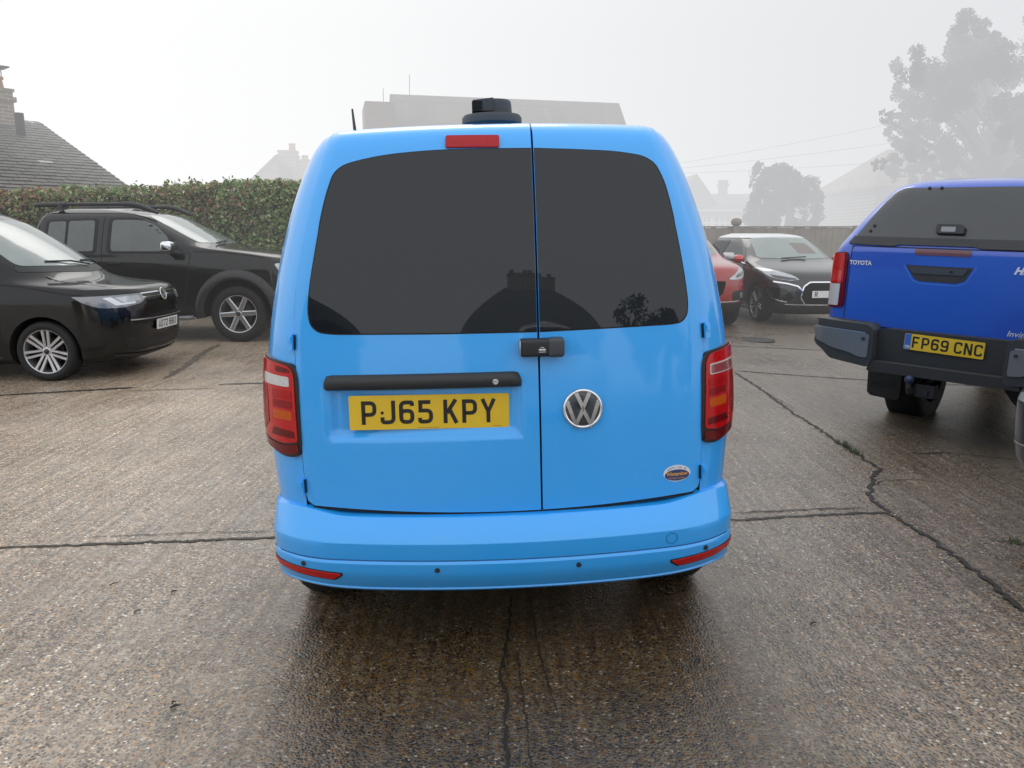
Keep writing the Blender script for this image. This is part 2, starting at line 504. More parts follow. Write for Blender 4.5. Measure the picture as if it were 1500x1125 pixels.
    # van's shade and dark reflection put into the wet stone colour behind it
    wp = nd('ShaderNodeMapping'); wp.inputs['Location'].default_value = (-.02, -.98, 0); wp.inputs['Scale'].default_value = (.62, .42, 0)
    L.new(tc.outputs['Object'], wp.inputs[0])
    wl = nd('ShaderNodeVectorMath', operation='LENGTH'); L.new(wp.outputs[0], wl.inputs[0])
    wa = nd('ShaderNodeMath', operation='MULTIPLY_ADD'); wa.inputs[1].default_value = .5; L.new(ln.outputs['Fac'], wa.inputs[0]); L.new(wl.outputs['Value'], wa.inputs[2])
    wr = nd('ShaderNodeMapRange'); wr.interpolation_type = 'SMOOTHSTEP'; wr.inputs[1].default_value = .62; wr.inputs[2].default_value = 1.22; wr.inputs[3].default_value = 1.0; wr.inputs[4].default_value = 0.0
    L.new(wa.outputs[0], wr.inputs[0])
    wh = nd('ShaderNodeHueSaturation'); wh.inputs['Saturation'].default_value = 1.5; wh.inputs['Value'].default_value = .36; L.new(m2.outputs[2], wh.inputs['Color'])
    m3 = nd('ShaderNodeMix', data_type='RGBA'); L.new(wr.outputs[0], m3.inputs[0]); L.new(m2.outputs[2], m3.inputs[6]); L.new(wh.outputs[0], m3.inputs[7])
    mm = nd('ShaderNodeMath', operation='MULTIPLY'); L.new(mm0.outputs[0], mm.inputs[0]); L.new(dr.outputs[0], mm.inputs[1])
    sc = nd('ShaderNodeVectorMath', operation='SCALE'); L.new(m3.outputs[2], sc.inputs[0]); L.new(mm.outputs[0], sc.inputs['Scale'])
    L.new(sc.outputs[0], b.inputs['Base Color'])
    # wetness
    rr = nd('ShaderNodeMapRange'); rr.inputs[1].default_value = .32; rr.inputs[2].default_value = .68; rr.inputs[3].default_value = .18; rr.inputs[4].default_value = .40
    L.new(bn.outputs['Fac'], rr.inputs[0]); L.new(rr.outputs[0], b.inputs['Roughness'])
    b.inputs['IOR'].default_value = 1.74
    # relief
    h1 = nd('ShaderNodeMath', operation='MULTIPLY'); h1.inputs[1].default_value = -.9; L.new(vo.outputs['Distance'], h1.inputs[0])
    h2 = nd('ShaderNodeMath', operation='MULTIPLY_ADD'); h2.inputs[1].default_value = 1.2; L.new(pn.outputs['Fac'], h2.inputs[0]); L.new(h1.outputs[0], h2.inputs[2])
    h3 = nd('ShaderNodeMath', operation='MULTIPLY_ADD'); h3.inputs[1].default_value = .85; L.new(st.outputs['Fac'], h3.inputs[0]); L.new(h2.outputs[0], h3.inputs[2])
    bp = nd('ShaderNodeBump'); bp.inputs['Strength'].default_value = .6; bp.inputs['Distance'].default_value = .0042
    L.new(h3.outputs[0], bp.inputs['Height']); L.new(bp.outputs[0], b.inputs['Normal'])
    return m
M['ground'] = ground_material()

def make_ground():
    def axis(fine, coarse):
        return sorted(set([round(v, 3) for v in fine+coarse]))
    xs = axis([-9+i*.25 for i in range(73)], [-900, -400, -150, -80, -40, -24, -16, -12, 12, 16, 24, 40, 80, 150, 400, 900])
    ys = axis([-3+i*.25 for i in range(85)], [-900, -300, -100, -50, -25, -12, -7, 20, 25, 35, 50, 80, 150, 400, 900])
    V = [GP(x, y) for y in ys for x in xs]; n = len(xs)
    F = [[j*n+i, j*n+i+1, (j+1)*n+i+1, (j+1)*n+i] for j in range(len(ys)-1) for i in range(n-1)]
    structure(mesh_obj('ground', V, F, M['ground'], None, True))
make_ground()

# ------------------------------------------------------------------ joints and cracks in the concrete
def crack(name, pts, w, mat, jit=.006, seg=.03, dz=.004, kind=True, wj=.6):
    r = random.Random(len(pts)*31+int(abs(pts[0][0])*100)); q = []
    for a, b in zip(pts, pts[1:]):
        a = Vector(a); b = Vector(b); k = max(1, int((b-a).length/seg))
        for j in range(k): q.append(a.lerp(b, j/k)+Vector((r.uniform(-jit, jit), r.uniform(-jit, jit))))
    q.append(Vector(pts[-1])); V = []; F = []
    for i, p in enumerate(q):
        d = (q[min(i+1, len(q)-1)]-q[max(i-1, 0)]).normalized(); t = Vector((-d.y, d.x))
        e = min(1., .15+min(i, len(q)-1-i)*.3)
        for s in (1, -1):
            h = p+t*s*w*.5*e*(1+r.uniform(-wj, wj)); V.append(GP(h.x, h.y, dz))
    for i in range(len(q)-1): F.append([2*i, 2*i+1, 2*i+3, 2*i+2])
    o = mesh_obj(name, V, F, mat); fix_normals(o)
    return structure(o)
M['joint'] = simple('joint_dirt', (.020, .017, .013), .55, noise=.5, nscale=40)
M['tar'] = simple('bitumen_strip', (.022, .021, .021), .5, noise=.4, nscale=30)
M['edge_pale'] = simple('worn_joint_edge', (.12, .10, .075), .6, noise=.5, nscale=60)
crack('ground_joint', [(-3.4, 3.46), (-2.44, 3.53), (-1.81, 3.58), (-1.18, 3.62), (0, 3.69), (1.1, 3.73), (1.63, 3.79), (1.95, 3.81)], .022, M['joint'])
crack('ground_joint', [(2.29, 8.0), (2.3, 7.2), (2.25, 6.1), (2.24, 5.1), (2.24, 4.6), (2.12, 4.42), (2.03, 4.25), (1.93, 4.05), (1.91, 3.81), (1.94, 3.55), (1.95, 3.3), (1.945, 3.0), (1.92, 2.7), (1.93, 2.1), (1.9, 1.2)], .022, M['joint'], .016)
crack('ground_joint', [(2.03, 4.25), (2.12, 4.33), (2.35, 4.42), (2.5, 4.38)], .007, M['joint'], .012)
crack('ground_joint', [(1.12, 3.83), (1.5, 3.865), (1.82, 3.88)], .012, M['joint'], .008)
crack('ground_joint', [(-2.1, 3.66), (-1.5, 3.70), (-1.2, 3.70)], .007, M['joint'], .01)
crack('ground_joint', [(-8, 6.55), (-5.6, 7.02), (-4.8, 7.22), (-4.16, 7.45), (-3.72, 7.6)], .055, M['tar'], .006)
crack('ground_joint', [(-3.75, 7.42), (-3.2, 7.5), (-2.9, 7.54)], .014, M['joint'], .008)
crack('ground_joint', [(-2.95, 7.74), (-2.46, 7.82), (-1.5, 7.95), (1.5, 8.05), (2.32, 8.08)], .05, M['tar'], .006)
crack('ground_joint', [(2.32, 8.1), (3.16, 7.98), (3.8, 7.9), (5.5, 7.75)], .03, M['tar'], .006)
crack('ground_joint', [(2.3, 10.05), (3.1, 10.14), (3.9, 10.12), (6, 10.2)], .03, M['joint'], .01)
crack('ground_joint', [(-3.62, 8.05), (-3.71, 8.69), (-3.96, 10.0), (-4.02, 10.7)], .06, M['edge_pale'], .03)
crack('ground_joint', [(0.0, 2.95), (-.02, 2.56), (-.04, 2.36), (-.015, 2.24), (-.022, 2.1), (-.01, 1.9), (0, 1.4)], .009, M['joint'], .006, .02, .0042)
crack('ground_joint', [(.07, 2.95), (.08, 2.75), (.095, 2.48), (.12, 2.28), (.14, 2.11)], .0035, M['joint'], .003, .02, .0042)
crack('ground_joint', [(.02, 2.52), (.03, 2.28), (.042, 2.1), (.05, 1.92), (.06, 1.5)], .0035, M['joint'], .004, .02, .0042)
crack('ground_joint', [(2.6, 5.0), (2.95, 5.08), (3.3, 4.98), (3.7, 5.1)], .012, M['joint'], .02)
crack('ground_joint', [(2.2, 3.5), (2.32, 3.48), (2.6, 3.25)], .008, M['joint'], .02)

# ================================================================== the sky blue van
DOME = .013
PSI = rad(2.6); RA = rad(-1.33)
OX, OY = -.03, 2.486
piv = Matrix.Translation((0, 2.5, .95))
VANM = piv @ Matrix.Rotation(RA, 4, 'Y') @ piv.inverted() @ Matrix.Translation((OX, OY, 0)) @ Matrix.Rotation(PSI, 4, 'Z')
van = thing('panel_van', 'bright sky blue panel van with tinted rear windows parked in the middle of the yard', 'van', VANM)

vR = tab((.25, .0), (.5, .0), (.62, .002), (.8, .006), (1.0, .020), (1.12, .032), (1.25, .047), (1.4, .072), (1.55, .106), (1.7, .150), (1.755, .176), (1.78, .200), (1.795, .235), (1.803, .285))
vE = tab((.4, .655), (.55, .662), (.8, .668), (1.12, .671), (1.235, .663), (1.36, .641), (1.49, .611), (1.61, .583), (1.70, .561), (1.78, .543), (1.803, .536))
vW = tab((.25, .74), (.5, .792), (.64, .806), (.84, .818), (1.0, .809), (1.1, .797), (1.2, .780), (1.37, .744), (1.55, .694), (1.675, .655), (1.74, .628), (1.775, .607), (1.79, .597), (1.803, .585))
def recess(x, z):
    a = sstep(.325, .285, abs(x+.257))*sstep(.765, .80, z)*sstep(.965, .945, z)
    return .026*a
def vS(x, zp, rec=True):
    W = vW(zp); E = vE(zp); xc = E-.05; ax = abs(x)
    s = max(0., min(.992, (ax-xc)/(W-xc))); b = .20
    if ax > xc: ax = xc+s*(W-xc)
    y = vR(zp)+.04*(ax/.66)**2+b*(1-math.sqrt(1-s*s))
    if rec: y += recess(x, zp)
    z = zp-(.014+DOME*(ax/.55)**2)*sstep(1.5, 1.77, zp)
    return Vector((math.copysign(ax, x), y, z))
OUT = (0, -1, .1)
def zp_of(x, z):
    zp = z
    for _ in range(6): zp = z+DOME*(x/.55)**2*sstep(1.5, 1.77, zp)
    return zp

def van_body():
    zs = [.30, .4, .5, .56, .62, .70, .78, .86, .94, 1.0, 1.06, 1.12, 1.18, 1.25, 1.32, 1.40, 1.48, 1.55, 1.60, 1.65, 1.69, 1.72, 1.74, 1.755, 1.768, 1.778, 1.786, 1.792, 1.797, 1.80, 1.803]
    yF = tab((.3, 3.9), (.6, 4.02), (.85, 4.0), (.98, 3.85), (1.03, 3.3), (1.1, 3.05), (1.5, 2.6), (1.74, 2.1), (1.803, 1.5))
    cols = 18; V = []; F = []; fm = []
    rows = []
    for zp in zs:
        W = vW(zp); E = vE(zp); row = []
        half = []
        for i in range(cols+1): half.append((vS(E*i/cols, zp, False)+Vector((0, .008 if i == cols else .036, 0)), 0))
        xc = E-.05; s0 = .05/(W-xc)
        a0 = math.asin(s0); p0 = vS(E+.001, zp, False); half.append((p0, 1))
        for k in range(1, 13):
            s = math.sin(a0+(math.pi/2-a0)*k/12); s = min(s, .992)
            x = xc+s*(W-xc); half.append((vS(x, zp, False), 1))
        yl = half[-1][0].y; f = yF(zp); zz = half[-1][0].z
        for k in range(1, 9):
            y = yl+(f-.5-yl)*k/8
            half.append((Vector((W, y, zz)), 1))
        for k in range(1, 9):
            a = math.pi/2*k/8
            half.append((Vector((W-.4+.4*math.cos(a), f-.5+.4*math.sin(a), zz+(DOME*(W/.55)**2*sstep(1.5, 1.77, zp))*(k/8)*.5)), 1))
        half.append((Vector((0, f, half[-1][0].z)), 1))
        left = [(Vector((-p.x, p.y, p.z)), m) for p, m in half[1:-1]][::-1]
        row = half+left
        rows.append(row)
    n = len(rows[0])
    for r in rows: V += [p for p, m in r]
    for j in range(len(rows)-1):
        for i in range(n):
            k = (i+1) % n
            F.append([j*n+i, j*n+k, (j+1)*n+k, (j+1)*n+i])
            fm.append(1 if (rows[j][i][1] == 0 or rows[j][k][1] == 0) else 0)
    # roof cap, gently crowned
    top = (len(rows)-1)*n; h = n//2
    base = len(V)
    idx = {}
    for i in range(0, h+1):
        a = V[top+i]; b = V[top+(n-i) % n]
        line = [top+i]
        if 0 < i < h:
            for k in range(1, 8):
                p = a.lerp(b, k/8); xx = p.x
                rise = DOME*((a.x/.55)**2-(xx/.55)**2)
                rise *= 1. if i > cols else 1.
                p.z = a.z+rise+.018*sstep(.42, 1.0, p.y)
                V.append(p); line.append(len(V)-1)
            line.append(top+(n-i) % n)
        idx[i] = line
    for i in range(0, h):
        A, B = idx[i], idx[i+1]
        if len(A) == 1:
            for k in range(len(B)-1): F.append([A[0], B[k], B[k+1]]); fm.append(0)
        elif len(B) == 1:
            for k in range(len(A)-1): F.append([A[k], B[0], A[k+1]]); fm.append(0)
        else:
            for k in range(len(A)-1): F.append([A[k], B[k], B[k+1], A[k+1]]); fm.append(0)
    o = mesh_obj('body', V, F, [M['sky_blue'], M['seal']], van, True, None, fm)
    fix_normals(o); auto_smooth(o, 50)
van_body()

# doors -----------------------------------------------------------------
SEAM = .120
def door_bottom(x): return .524+.034*(x/.65)**2
def door_outline(side):
    pts = []
    if side < 0: xin = SEAM-.0035
    else: xin = SEAM+.0035
    # outer edge from bottom to top
    zb = [.60+i*.04 for i in range(30)]
    zb = [z for z in zb if z < 1.76]+[1.77, 1.79, 1.801]
    outer = [(side*(vE(z)-.004), z) for z in zb]
    xo = side*(vE(.57)-.03)
    bot = [(xin+(xo-xin)*k/10, door_bottom(xin+(xo-xin)*k/10)) for k in range(11)]
    corner = [(side*(vE(.57)-.010), door_bottom(.65)+.012), (side*(vE(.58)-.005), door_bottom(.65)+.03)]
    top = [(outer[-1][0]+(xin-outer[-1][0])*k/10, 1.801) for k in range(1, 10)]
    return bot+corner+outer+top+[(xin, 1.801)]
doors = []
for side in (-1, 1):
    d = drape('door', door_outline(side), lambda x, z: vS(x, z), OUT, M['sky_blue'], van, step=.0165, off=.006, rim=.016)
    doors.append(d)
doors[0]['label'] = 'wider left rear door carrying the handle and the yellow plate'
doors[1]['label'] = 'narrow right rear door carrying the round badge and oval sticker'
# tinted glass
gl = [(SEAM-.0045, 1.707), (-.056, 1.708), (-.189, 1.708), (-.322, 1.702), (-.41, 1.691), (-.486, 1.673), (-.520, 1.645), (-.544, 1.570), (-.568, 1.469), (-.589, 1.372), (-.608, 1.275), (-.617, 1.199), (-.611, 1.155), (-.586, 1.131), (-.537, 1.124), (-.206, 1.119), (SEAM-.0045, 1.117)]
gr = [(SEAM+.0045, 1.707), (.278, 1.702), (.391, 1.698), (.480, 1.684), (.518, 1.659), (.545, 1.595), (.564, 1.509), (.585, 1.399), (.603, 1.288), (.614, 1.199), (.611, 1.155), (.591, 1.131), (.554, 1.126), (.37, 1.122), (SEAM+.0045, 1.117)]
for side, g, d in ((-1, gl, doors[0]), (1, gr, doors[1])):
    o = rounded(g, [0]+[.05]*(len(g)-2)+[0], 4)
    big = [((x+(.004 if x > SEAM+.01 else -.004) if abs(x-SEAM) > .01 else x), z+(.003 if z > 1.45 else -.004)) for x, z in o]
    w = drape('window_seal', big, lambda x, z: vS(x, z, False), OUT, M['seal'], d, step=.02, off=.0066, rim=.004)
    drape('window', o, lambda x, z: vS(x, z, False), OUT, M['glass'], d, step=.02, off=.0085, rim=.003)
# rear bumper -------------------------------------------------------------
def bump_col(x):
    W = .793; xc = .55; ax = min(abs(x), W)
    s = max(0., min(.995, (ax-xc)/(W-xc)))
    return .045*(ax/.66)**2+.135*(1-math.sqrt(1-s*s)), ax
bprof = [(-.02, .505), (-.018, .519), (.024, .516), (.034, .510), (.058, .480), (.0825, .449), (.0845, .444), (.0835, .425), (.080, .395), (.0785, .3855), (.0835, .3815), (.086, .375), (.083, .350), (.079, .330), (.068, .312), (.058, .290), (.050, .280), (.052, .275), (.045, .268), (-.03, .256)]
def bumper_pt(x, k, d=0.):
    o, z = bprof[k]; y, ax = bump_col(x)
    q = (ax/.70)**2
    zz = z+.015*min(q, 1.1)+(.034*sstep(.52, .68, ax)*sstep(.86, .70, ax) if k <= 3 else 0.)*(1-k/5)+(.010*sstep(.45, .77, ax) if k >= 13 else 0)
    return Vector((math.copysign(ax, x), y-o-d, zz))
def bump_z(x, z):
    """surface of the bumper at height z (before corner lift) as S(x,z)"""
    for k in range(2, len(bprof)-1):
        a, b = bprof[k][1], bprof[k+1][1]
        if b <= z <= a:
            t = (a-z)/(a-b); return bumper_pt(x, k).lerp(bumper_pt(x, k+1), t)
    return bumper_pt(x, 2 if z > .5 else len(bprof)-2)
def make_bumper():
    xs = []
    for i in range(-14, 15): xs.append(.55*i/14)
    ang = [math.sin(math.pi/2*k/10)*.243*.998 for k in range(1, 11)]
    xs = [-(.55+a) for a in ang[::-1]]+xs+[.55+a for a in ang]
    V = []; F = []; m = len(bprof)
    for x in xs:
        for k in range(m): V.append(bumper_pt(x, k))
    # wrap along the sides
    ext = []
    for s in (-1, 1):
        base = 0 if s < 0 else (len(xs)-1)*m
        ext.append(len(V))
        for k in range(m):
            p = V[base+k]; V.append(Vector((p.x, p.y+.30, p.z)))
    for i in range(len(xs)-1):
        for k in range(m-1): F.append([i*m+k, (i+1)*m+k, (i+1)*m+k+1, i*m+k+1])
    for s, e in zip((-1, 1), ext):
        base = 0 if s < 0 else (len(xs)-1)*m
        for k in range(m-1):
            q = [e+k, base+k, base+k+1, e+k+1]; F.append(q if s < 0 else q[::-1])
    o = mesh_obj('bumper', V, F, M['sky_blue'], van, True)
    fix_normals(o); auto_smooth(o, 24); return o
bumper = make_bumper()
# thin shadow line in the groove under the crease
strip('groove_shade_strip', [(-.82, .386), (-.5, .386), (0, .386), (.5, .386), (.82, .386)], bump_z, OUT, .004, M['seal'], bumper, off=.0012).data.materials[0] = simple('groove_shadow', (.008, .07, .20), .6)
for s in (-1, 1):
    o = rounded([(s*.788, .352), (s*.770, .322), (s*.70, .311), (s*.575, .310), (s*.545, .336), (s*.68, .343)], .006, 3)
    drape('reflector', o, bump_z, OUT, M['reflector'], bumper, step=.012, off=.004, rim=.006)
    o2 = [(x*1.0+(s*.006 if abs(x) > .66 else -s*.006), z+(.004 if z > .335 else -.004)) for x, z in o]
    drape('reflector_trim', o2, bump_z, OUT, M['seal'], bumper, step=.012, off=.0022, rim=.004)
def disc_on(name, S, u, v, r, mat, parent, off, th=.002, n=24, out=OUT):
    m = frame_at(S, u, v, out, off=off)
    V = [m @ Vector((r*math.cos(2*math.pi*k/n), r*math.sin(2*math.pi*k/n), th)) for k in range(n)]
    V += [m @ Vector((r*math.cos(2*math.pi*k/n), r*math.sin(2*math.pi*k/n), -th)) for k in range(n)]
    F = [list(range(n))]+[[k, n+k, n+(k+1) % n, (k+1) % n] for k in range(n)]
    return mesh_obj(name, V, F, mat, parent)
for x, z in ((-.672, .362), (-.23, .356), (.232, .356), (.668, .362)):
    disc_on('parking_sensor', bump_z, x, z, .0085, M['plastic'], bumper, .0015)
def ring_on(name, S, u, v, r, w, mat, parent, off=.002, out=OUT, n=40):
    m = frame_at(S, u, v, out, off=off); V = []; F = []
    for k in range(n):
        t = 2*math.pi*k/n
        for q in (r-w/2, r+w/2): V.append(m @ Vector((q*math.cos(t), q*math.sin(t), 0)))
    for k in range(n):
        j = (k+1) % n; F.append([2*k, 2*k+1, 2*j+1, 2*j])
    return mesh_obj(name, V, F, mat, parent)
ring_on('tow_eye_cap', bump_z, .545, .417, .019, .0018, simple('panel_gap_blue', (.012, .10, .27), .5), bumper, .0015)
# dark gap between doors and bumper
P, F = strip_geo([(-.64, door_bottom(.64)-.004), (-.3, door_bottom(.3)-.006), (0, door_bottom(0)-.006), (.3, door_bottom(.3)-.006), (.64, door_bottom(.64)-.004)], lambda x, z: vS(x, z, False), OUT, .014, .001)
mesh_obj('door_gap', P, F, M['seal'], van)

# tail lights -------------------------------------------------------------
def tail(s):
    S = lambda x, z: vS(x, z, False)
    f = lambda pts: [(s*a, b) for a, b in pts]
    full = rounded(f([(.800, 1.044), (.72, 1.033), (.672, 1.026), (.661, .99), (.661, .76), (.668, .722), (.72, .716), (.812, .75)]), [.004, .05, .03, .02, .02, .03, .05, .01], 5)
    base = drape('tail_light', full, S, OUT, M['lens_black'], van, step=.014, off=.012, rim=.016)
    lens = rounded(f([(.808, 1.038), (.72, 1.026), (.684, 1.018), (.673, .99), (.671, .772), (.72, .763), (.790, .773), (.808, .80)]), [.004, .04, .02, .01, .01, .02, .04, .02], 5)
    drape('lens', lens, S, OUT, M['lens_red'], base, step=.012, off=.0155, rim=.003)
    dk = rounded(f([(.808, .795), (.79, .766), (.72, .755), (.671, .764), (.670, .735), (.72, .724), (.800, .745), (.808, .765)]), [.01, .03, .02, .005, .01, .02, .03, .01], 4)
    drape('lower_lens', dk, S, OUT, M['lens_dark'], base, step=.012, off=.015, rim=.002)
    inn = rounded(f([(.760, .985), (.685, .976), (.683, .792), (.745, .797), (.768, .83)]), .008, 3)
    # inner chambers
    ch = [(.805, .965, .775, .82), ]
    drape('chamber', rounded(f([(.800, .952), (.773, .948), (.771, .830), (.797, .795), (.800, .81)]), .006, 3), S, OUT, simple('red_chamber', (.25, .002, .004), .2, ior=1.35, coat=.1, noise=.2, nscale=40), base, step=.012, off=.0168, rim=.001)
    for (z1, z0, mt) in ((.942, .915, 'a'), (.909, .884, 'b')):
        drape('chamber', rounded(f([(.752, z1), (.682, z1-.004), (.682, z0-.004), (.752, z0)]), .004, 2), S, OUT, simple('red_chamber_'+mt, (.36 if mt == 'a' else .24, .002, .006), .2, ior=1.35, coat=.1, noise=.3, nscale=60), base, step=.012, off=.0168, rim=.001)
    drape('indicator', rounded(f([(.752, .876), (.684, .871), (.684, .842), (.752, .845)]), .005, 2), S, OUT, M['lens_amber'], base, step=.012, off=.0170, rim=.001)
    drape('chamber', rounded(f([(.752, .815), (.680, .806), (.680, .783), (.765, .790)]), .004, 2), S, OUT, M['lens_dark'], base, step=.012, off=.0168, rim=.001)
    if s < 0:
        drape('reversing_lamp', rounded(f([(.785, .992), (.688, .984), (.688, .952), (.785, .957)]), .005, 3), S, OUT, M['lens_white'], base, step=.01, off=.0175, rim=.002)
        drape('reflection_spot', rounded(f([(.735, 1.019), (.69, 1.012), (.68, .998), (.735, 1.0)]), .006, 3), S, OUT, M['lens_dark'], base, step=.01, off=.0172, rim=.001)
    else:
        drape('fog_lamp_frame', rounded(f([(.787, .994), (.686, .986), (.686, .950), (.787, .955)]), .005, 3), S, OUT, M['lens_white'], base, step=.01, off=.0172, rim=.002)
        drape('fog_lamp', rounded(f([(.782, .989), (.690, .982), (.690, .954), (.782, .959)]), .004, 3), S, OUT, M['lens_pink'], base, step=.01, off=.0180, rim=.001)
for s in (-1, 1): tail(s)
# high brake light
drape('brake_light', rounded([(-.161, 1.715), (.013, 1.712), (.014, 1.750), (-.159, 1.753)], .007, 3), lambda x, z: vS(x, z), OUT, M['brake3'], van, step=.012, off=.014, rim=.012)
# hinges
for s in (-1, 1):
    for z in (1.098, .622):
        m = frame_at(lambda x, zz: vS(x, zz, False), s*(vE(z)+.001), z, OUT, off=.006)
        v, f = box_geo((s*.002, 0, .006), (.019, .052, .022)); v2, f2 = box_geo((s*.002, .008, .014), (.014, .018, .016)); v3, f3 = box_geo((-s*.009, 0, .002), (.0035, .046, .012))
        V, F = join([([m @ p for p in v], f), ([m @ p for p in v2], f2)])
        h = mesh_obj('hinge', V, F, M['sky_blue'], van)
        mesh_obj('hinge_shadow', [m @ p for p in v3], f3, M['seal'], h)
# grab handle bar
def handle():
    n = 40; V = []; F = []
    sec = 10
    for i in range(n+1):
        t = i/n; x = -.585+.652*t
        e = min(1., min(t, 1-t)/.045); h = .022+.005*math.sqrt(e) if e < 1 else .027
        h = .027*(.45+.55*math.sqrt(max(0., 1-(1-e)**2)))
        top = .992; bot = .940
        zt = bot+(top-bot)*(.45+.55*math.sqrt(max(0., 1-(1-e)**2))); dep = .034*math.sqrt(max(.02, 1-(1-e)**2))
        y0 = vS(x, .985, False).y
        for k in range(sec+1):
            a = math.pi*k/sec
            V.append(Vector((x, y0+.004-dep*(math.sin(a)**.7), zt-(zt-bot)*(1-math.cos(a))/2)))
    for i in range(n):
        for k in range(sec): F.append([i*(sec+1)+k, i*(sec+1)+k+1, (i+1)*(sec+1)+k+1, (i+1)*(sec+1)+k])
    F.append([k for k in range(sec+1)]); F.append([n*(sec+1)+k for k in range(sec+1)][::-1])
    o = mesh_obj('handle', V, F, M['plastic'], van, True); fix_normals(o); auto_smooth(o, 60); return o
hd = handle()
mm = Matrix(((1, 0, 0, -.023), (0, 0, -1, vS(-.023, .97, False).y-.0305), (0, 1, 0, .962), (0, 0, 0, 1)))
v, f = lathe_geo([(0, 0.0001), (.002, .006), (.002, .009), (-.004, .010)], 20, 'Z')
mesh_obj('key_lock', [mm @ p for p in v], f, M['alloy'], hd, True)
# number plate
pm = Matrix(((1, 0, 0, -.2405), (0, 0, -1, vS(-.2405, .868, True).y-.012), (0, 1, 0, .8635), (0, 0, 0, 1)))
pm = pm @ Matrix.Rotation(rad(-.7), 4, 'Z')
pl = plate('number_plate', pm, 'PJ65 KPY', M['yellow_plate'], M['plate_black'], van, w=.520, hgt=.114, txoff=-.002)
for px, mt in ((-.1535, 'plate_black'), (.178, 'yellow_plate')):
    v, f = lathe_geo([(.004, .0001), (.0045, .004), (.003, .0055)], 16, 'Z', (px, -.001, 0)); mesh_obj('screw', [pm @ p for p in v], f, M[mt], pl, True)
for a, b, w in ((.0, -.0525, .07), (.222, -.0515, .03)):
    for i in range(9):
        x = a+w*(i/9-.5); v, f = box_geo((x, b, .0033), (w/9*.6, .0016, .0006)); mesh_obj('small_print', [pm @ p for p in v], f, M['plate_black'], pl)
# lock over the seam
lz = 1.0685
ly = vS(.13, lz, False).y
lk = bevel_box('security_lock', (.1285, ly-.026, lz), (.142, .046, .058), M['lock'], van, .012, 3)
bevel_box('lock_cap', (.174, ly-.0275, lz), (.052, .050, .062), M['lock2'], lk, .012, 3)
bevel_box('lock_end', (.0585, ly-.026, lz), (.004, .040, .050), M['alloy'], lk, .0015, 1)
for dz, w, h in ((.006, .012, .0016), (-.001, .022, .0045), (-.0085, .022, .0018)):
    v, f = box_geo((.128, ly-.0494, lz-.004+dz), (w, .0006, h)); mesh_obj('lock_marking', v, f, M['sticker_white'], lk)
# round badge
def badge(M4, r, parent, name='badge'):
    v, f = lathe_geo([(.002, .0001), (.004, r*.5), (.003, r*.93), (.0, r)], 40, 'Z')
    b = mesh_obj(name, [M4 @ p for p in v], f, M['badge_dark'], parent, True); fix_normals(b)
    prof = []
    for k in range(9):
        a = math.pi*k/8; prof.append((.0035+.006*math.sin(a), r*.925+r*.085*math.cos(a)))
    v, f = lathe_geo(prof, 48, 'Z')
    rg = mesh_obj('badge_ring', [M4 @ p for p in v], f, M['chrome'], b, True); fix_normals(rg)
    Vs = []
    for pts in ([(-.34, .82), (0, .07), (.34, .82)], [(-.80, .42), (-.385, -.80), (0, -.03), (.385, -.80), (.80, .42)]):
        v, f = ribbon2(pts, .20); n = len(v)
        V3 = [M4 @ Vector((a*r, bb*r, .0085)) for a, bb in v]+[M4 @ Vector((a*r*1.0, bb*r, .002)) for a, bb in v]
        m = n//2; FF = list(f)
        for i in range(m-1):
            FF.append([i, i+1, n+i+1, n+i]); FF.append([m+i, n+m+i, n+m+i+1, m+i+1])
        Vs.append((V3, FF))
    V, F = join(Vs); lt = mesh_obj('badge_letters', V, F, M['chrome'], b); fix_normals(lt)
    return b
badge(frame_at(lambda x, z: vS(x, z, False), .2595, .8605, OUT, off=.006), .0655, van)
# oval dealer sticker
sm = frame_at(lambda x, z: vS(x, z, False), .578, .6245, OUT, off=.0064) @ Matrix.Rotation(rad(1.5), 4, 'Z')
def oval(name, a, b, lift, mat, parent, cy=0., n=48):
    V = [sm @ Vector((a*math.cos(2*math.pi*k/n), cy+b*math.sin(2*math.pi*k/n), lift)) for k in range(n)]
    return mesh_obj(name, V, [list(range(n))], mat, parent)
stk = oval('sticker', .047, .0285, .0006, M['sticker_white'], van)
oval('sticker_field', .043, .0195, .0010, M['sticker_blue'], stk, -.0065)
text_on('sticker_name', sm @ Matrix.Translation((0, -.0025, 0)), 'Winterslow', .0175, M['sticker_gold'], stk, .0006, 0, 1., .0014, .86)
text_on('sticker_line', sm @ Matrix.Translation((0, -.0165, 0)), 'Carriage Company', .0075, M['sticker_gold'], stk, .0001, 0, 1., .0014)
for i, ch in enumerate('SUPPLIED BY'):
    if ch == ' ': continue
    a = rad(90-(i-5)*10.5)
    p = sm @ Matrix.Translation((.040*math.cos(a)*1.0, .0205*math.sin(a)-.0005, 0)) @ Matrix.Rotation((a-math.pi/2)*.62, 4, 'Z')
    text_on('sticker_heading', p, ch, .0088, M['sticker_blue'], stk, .0001, 0, 1., .0014)
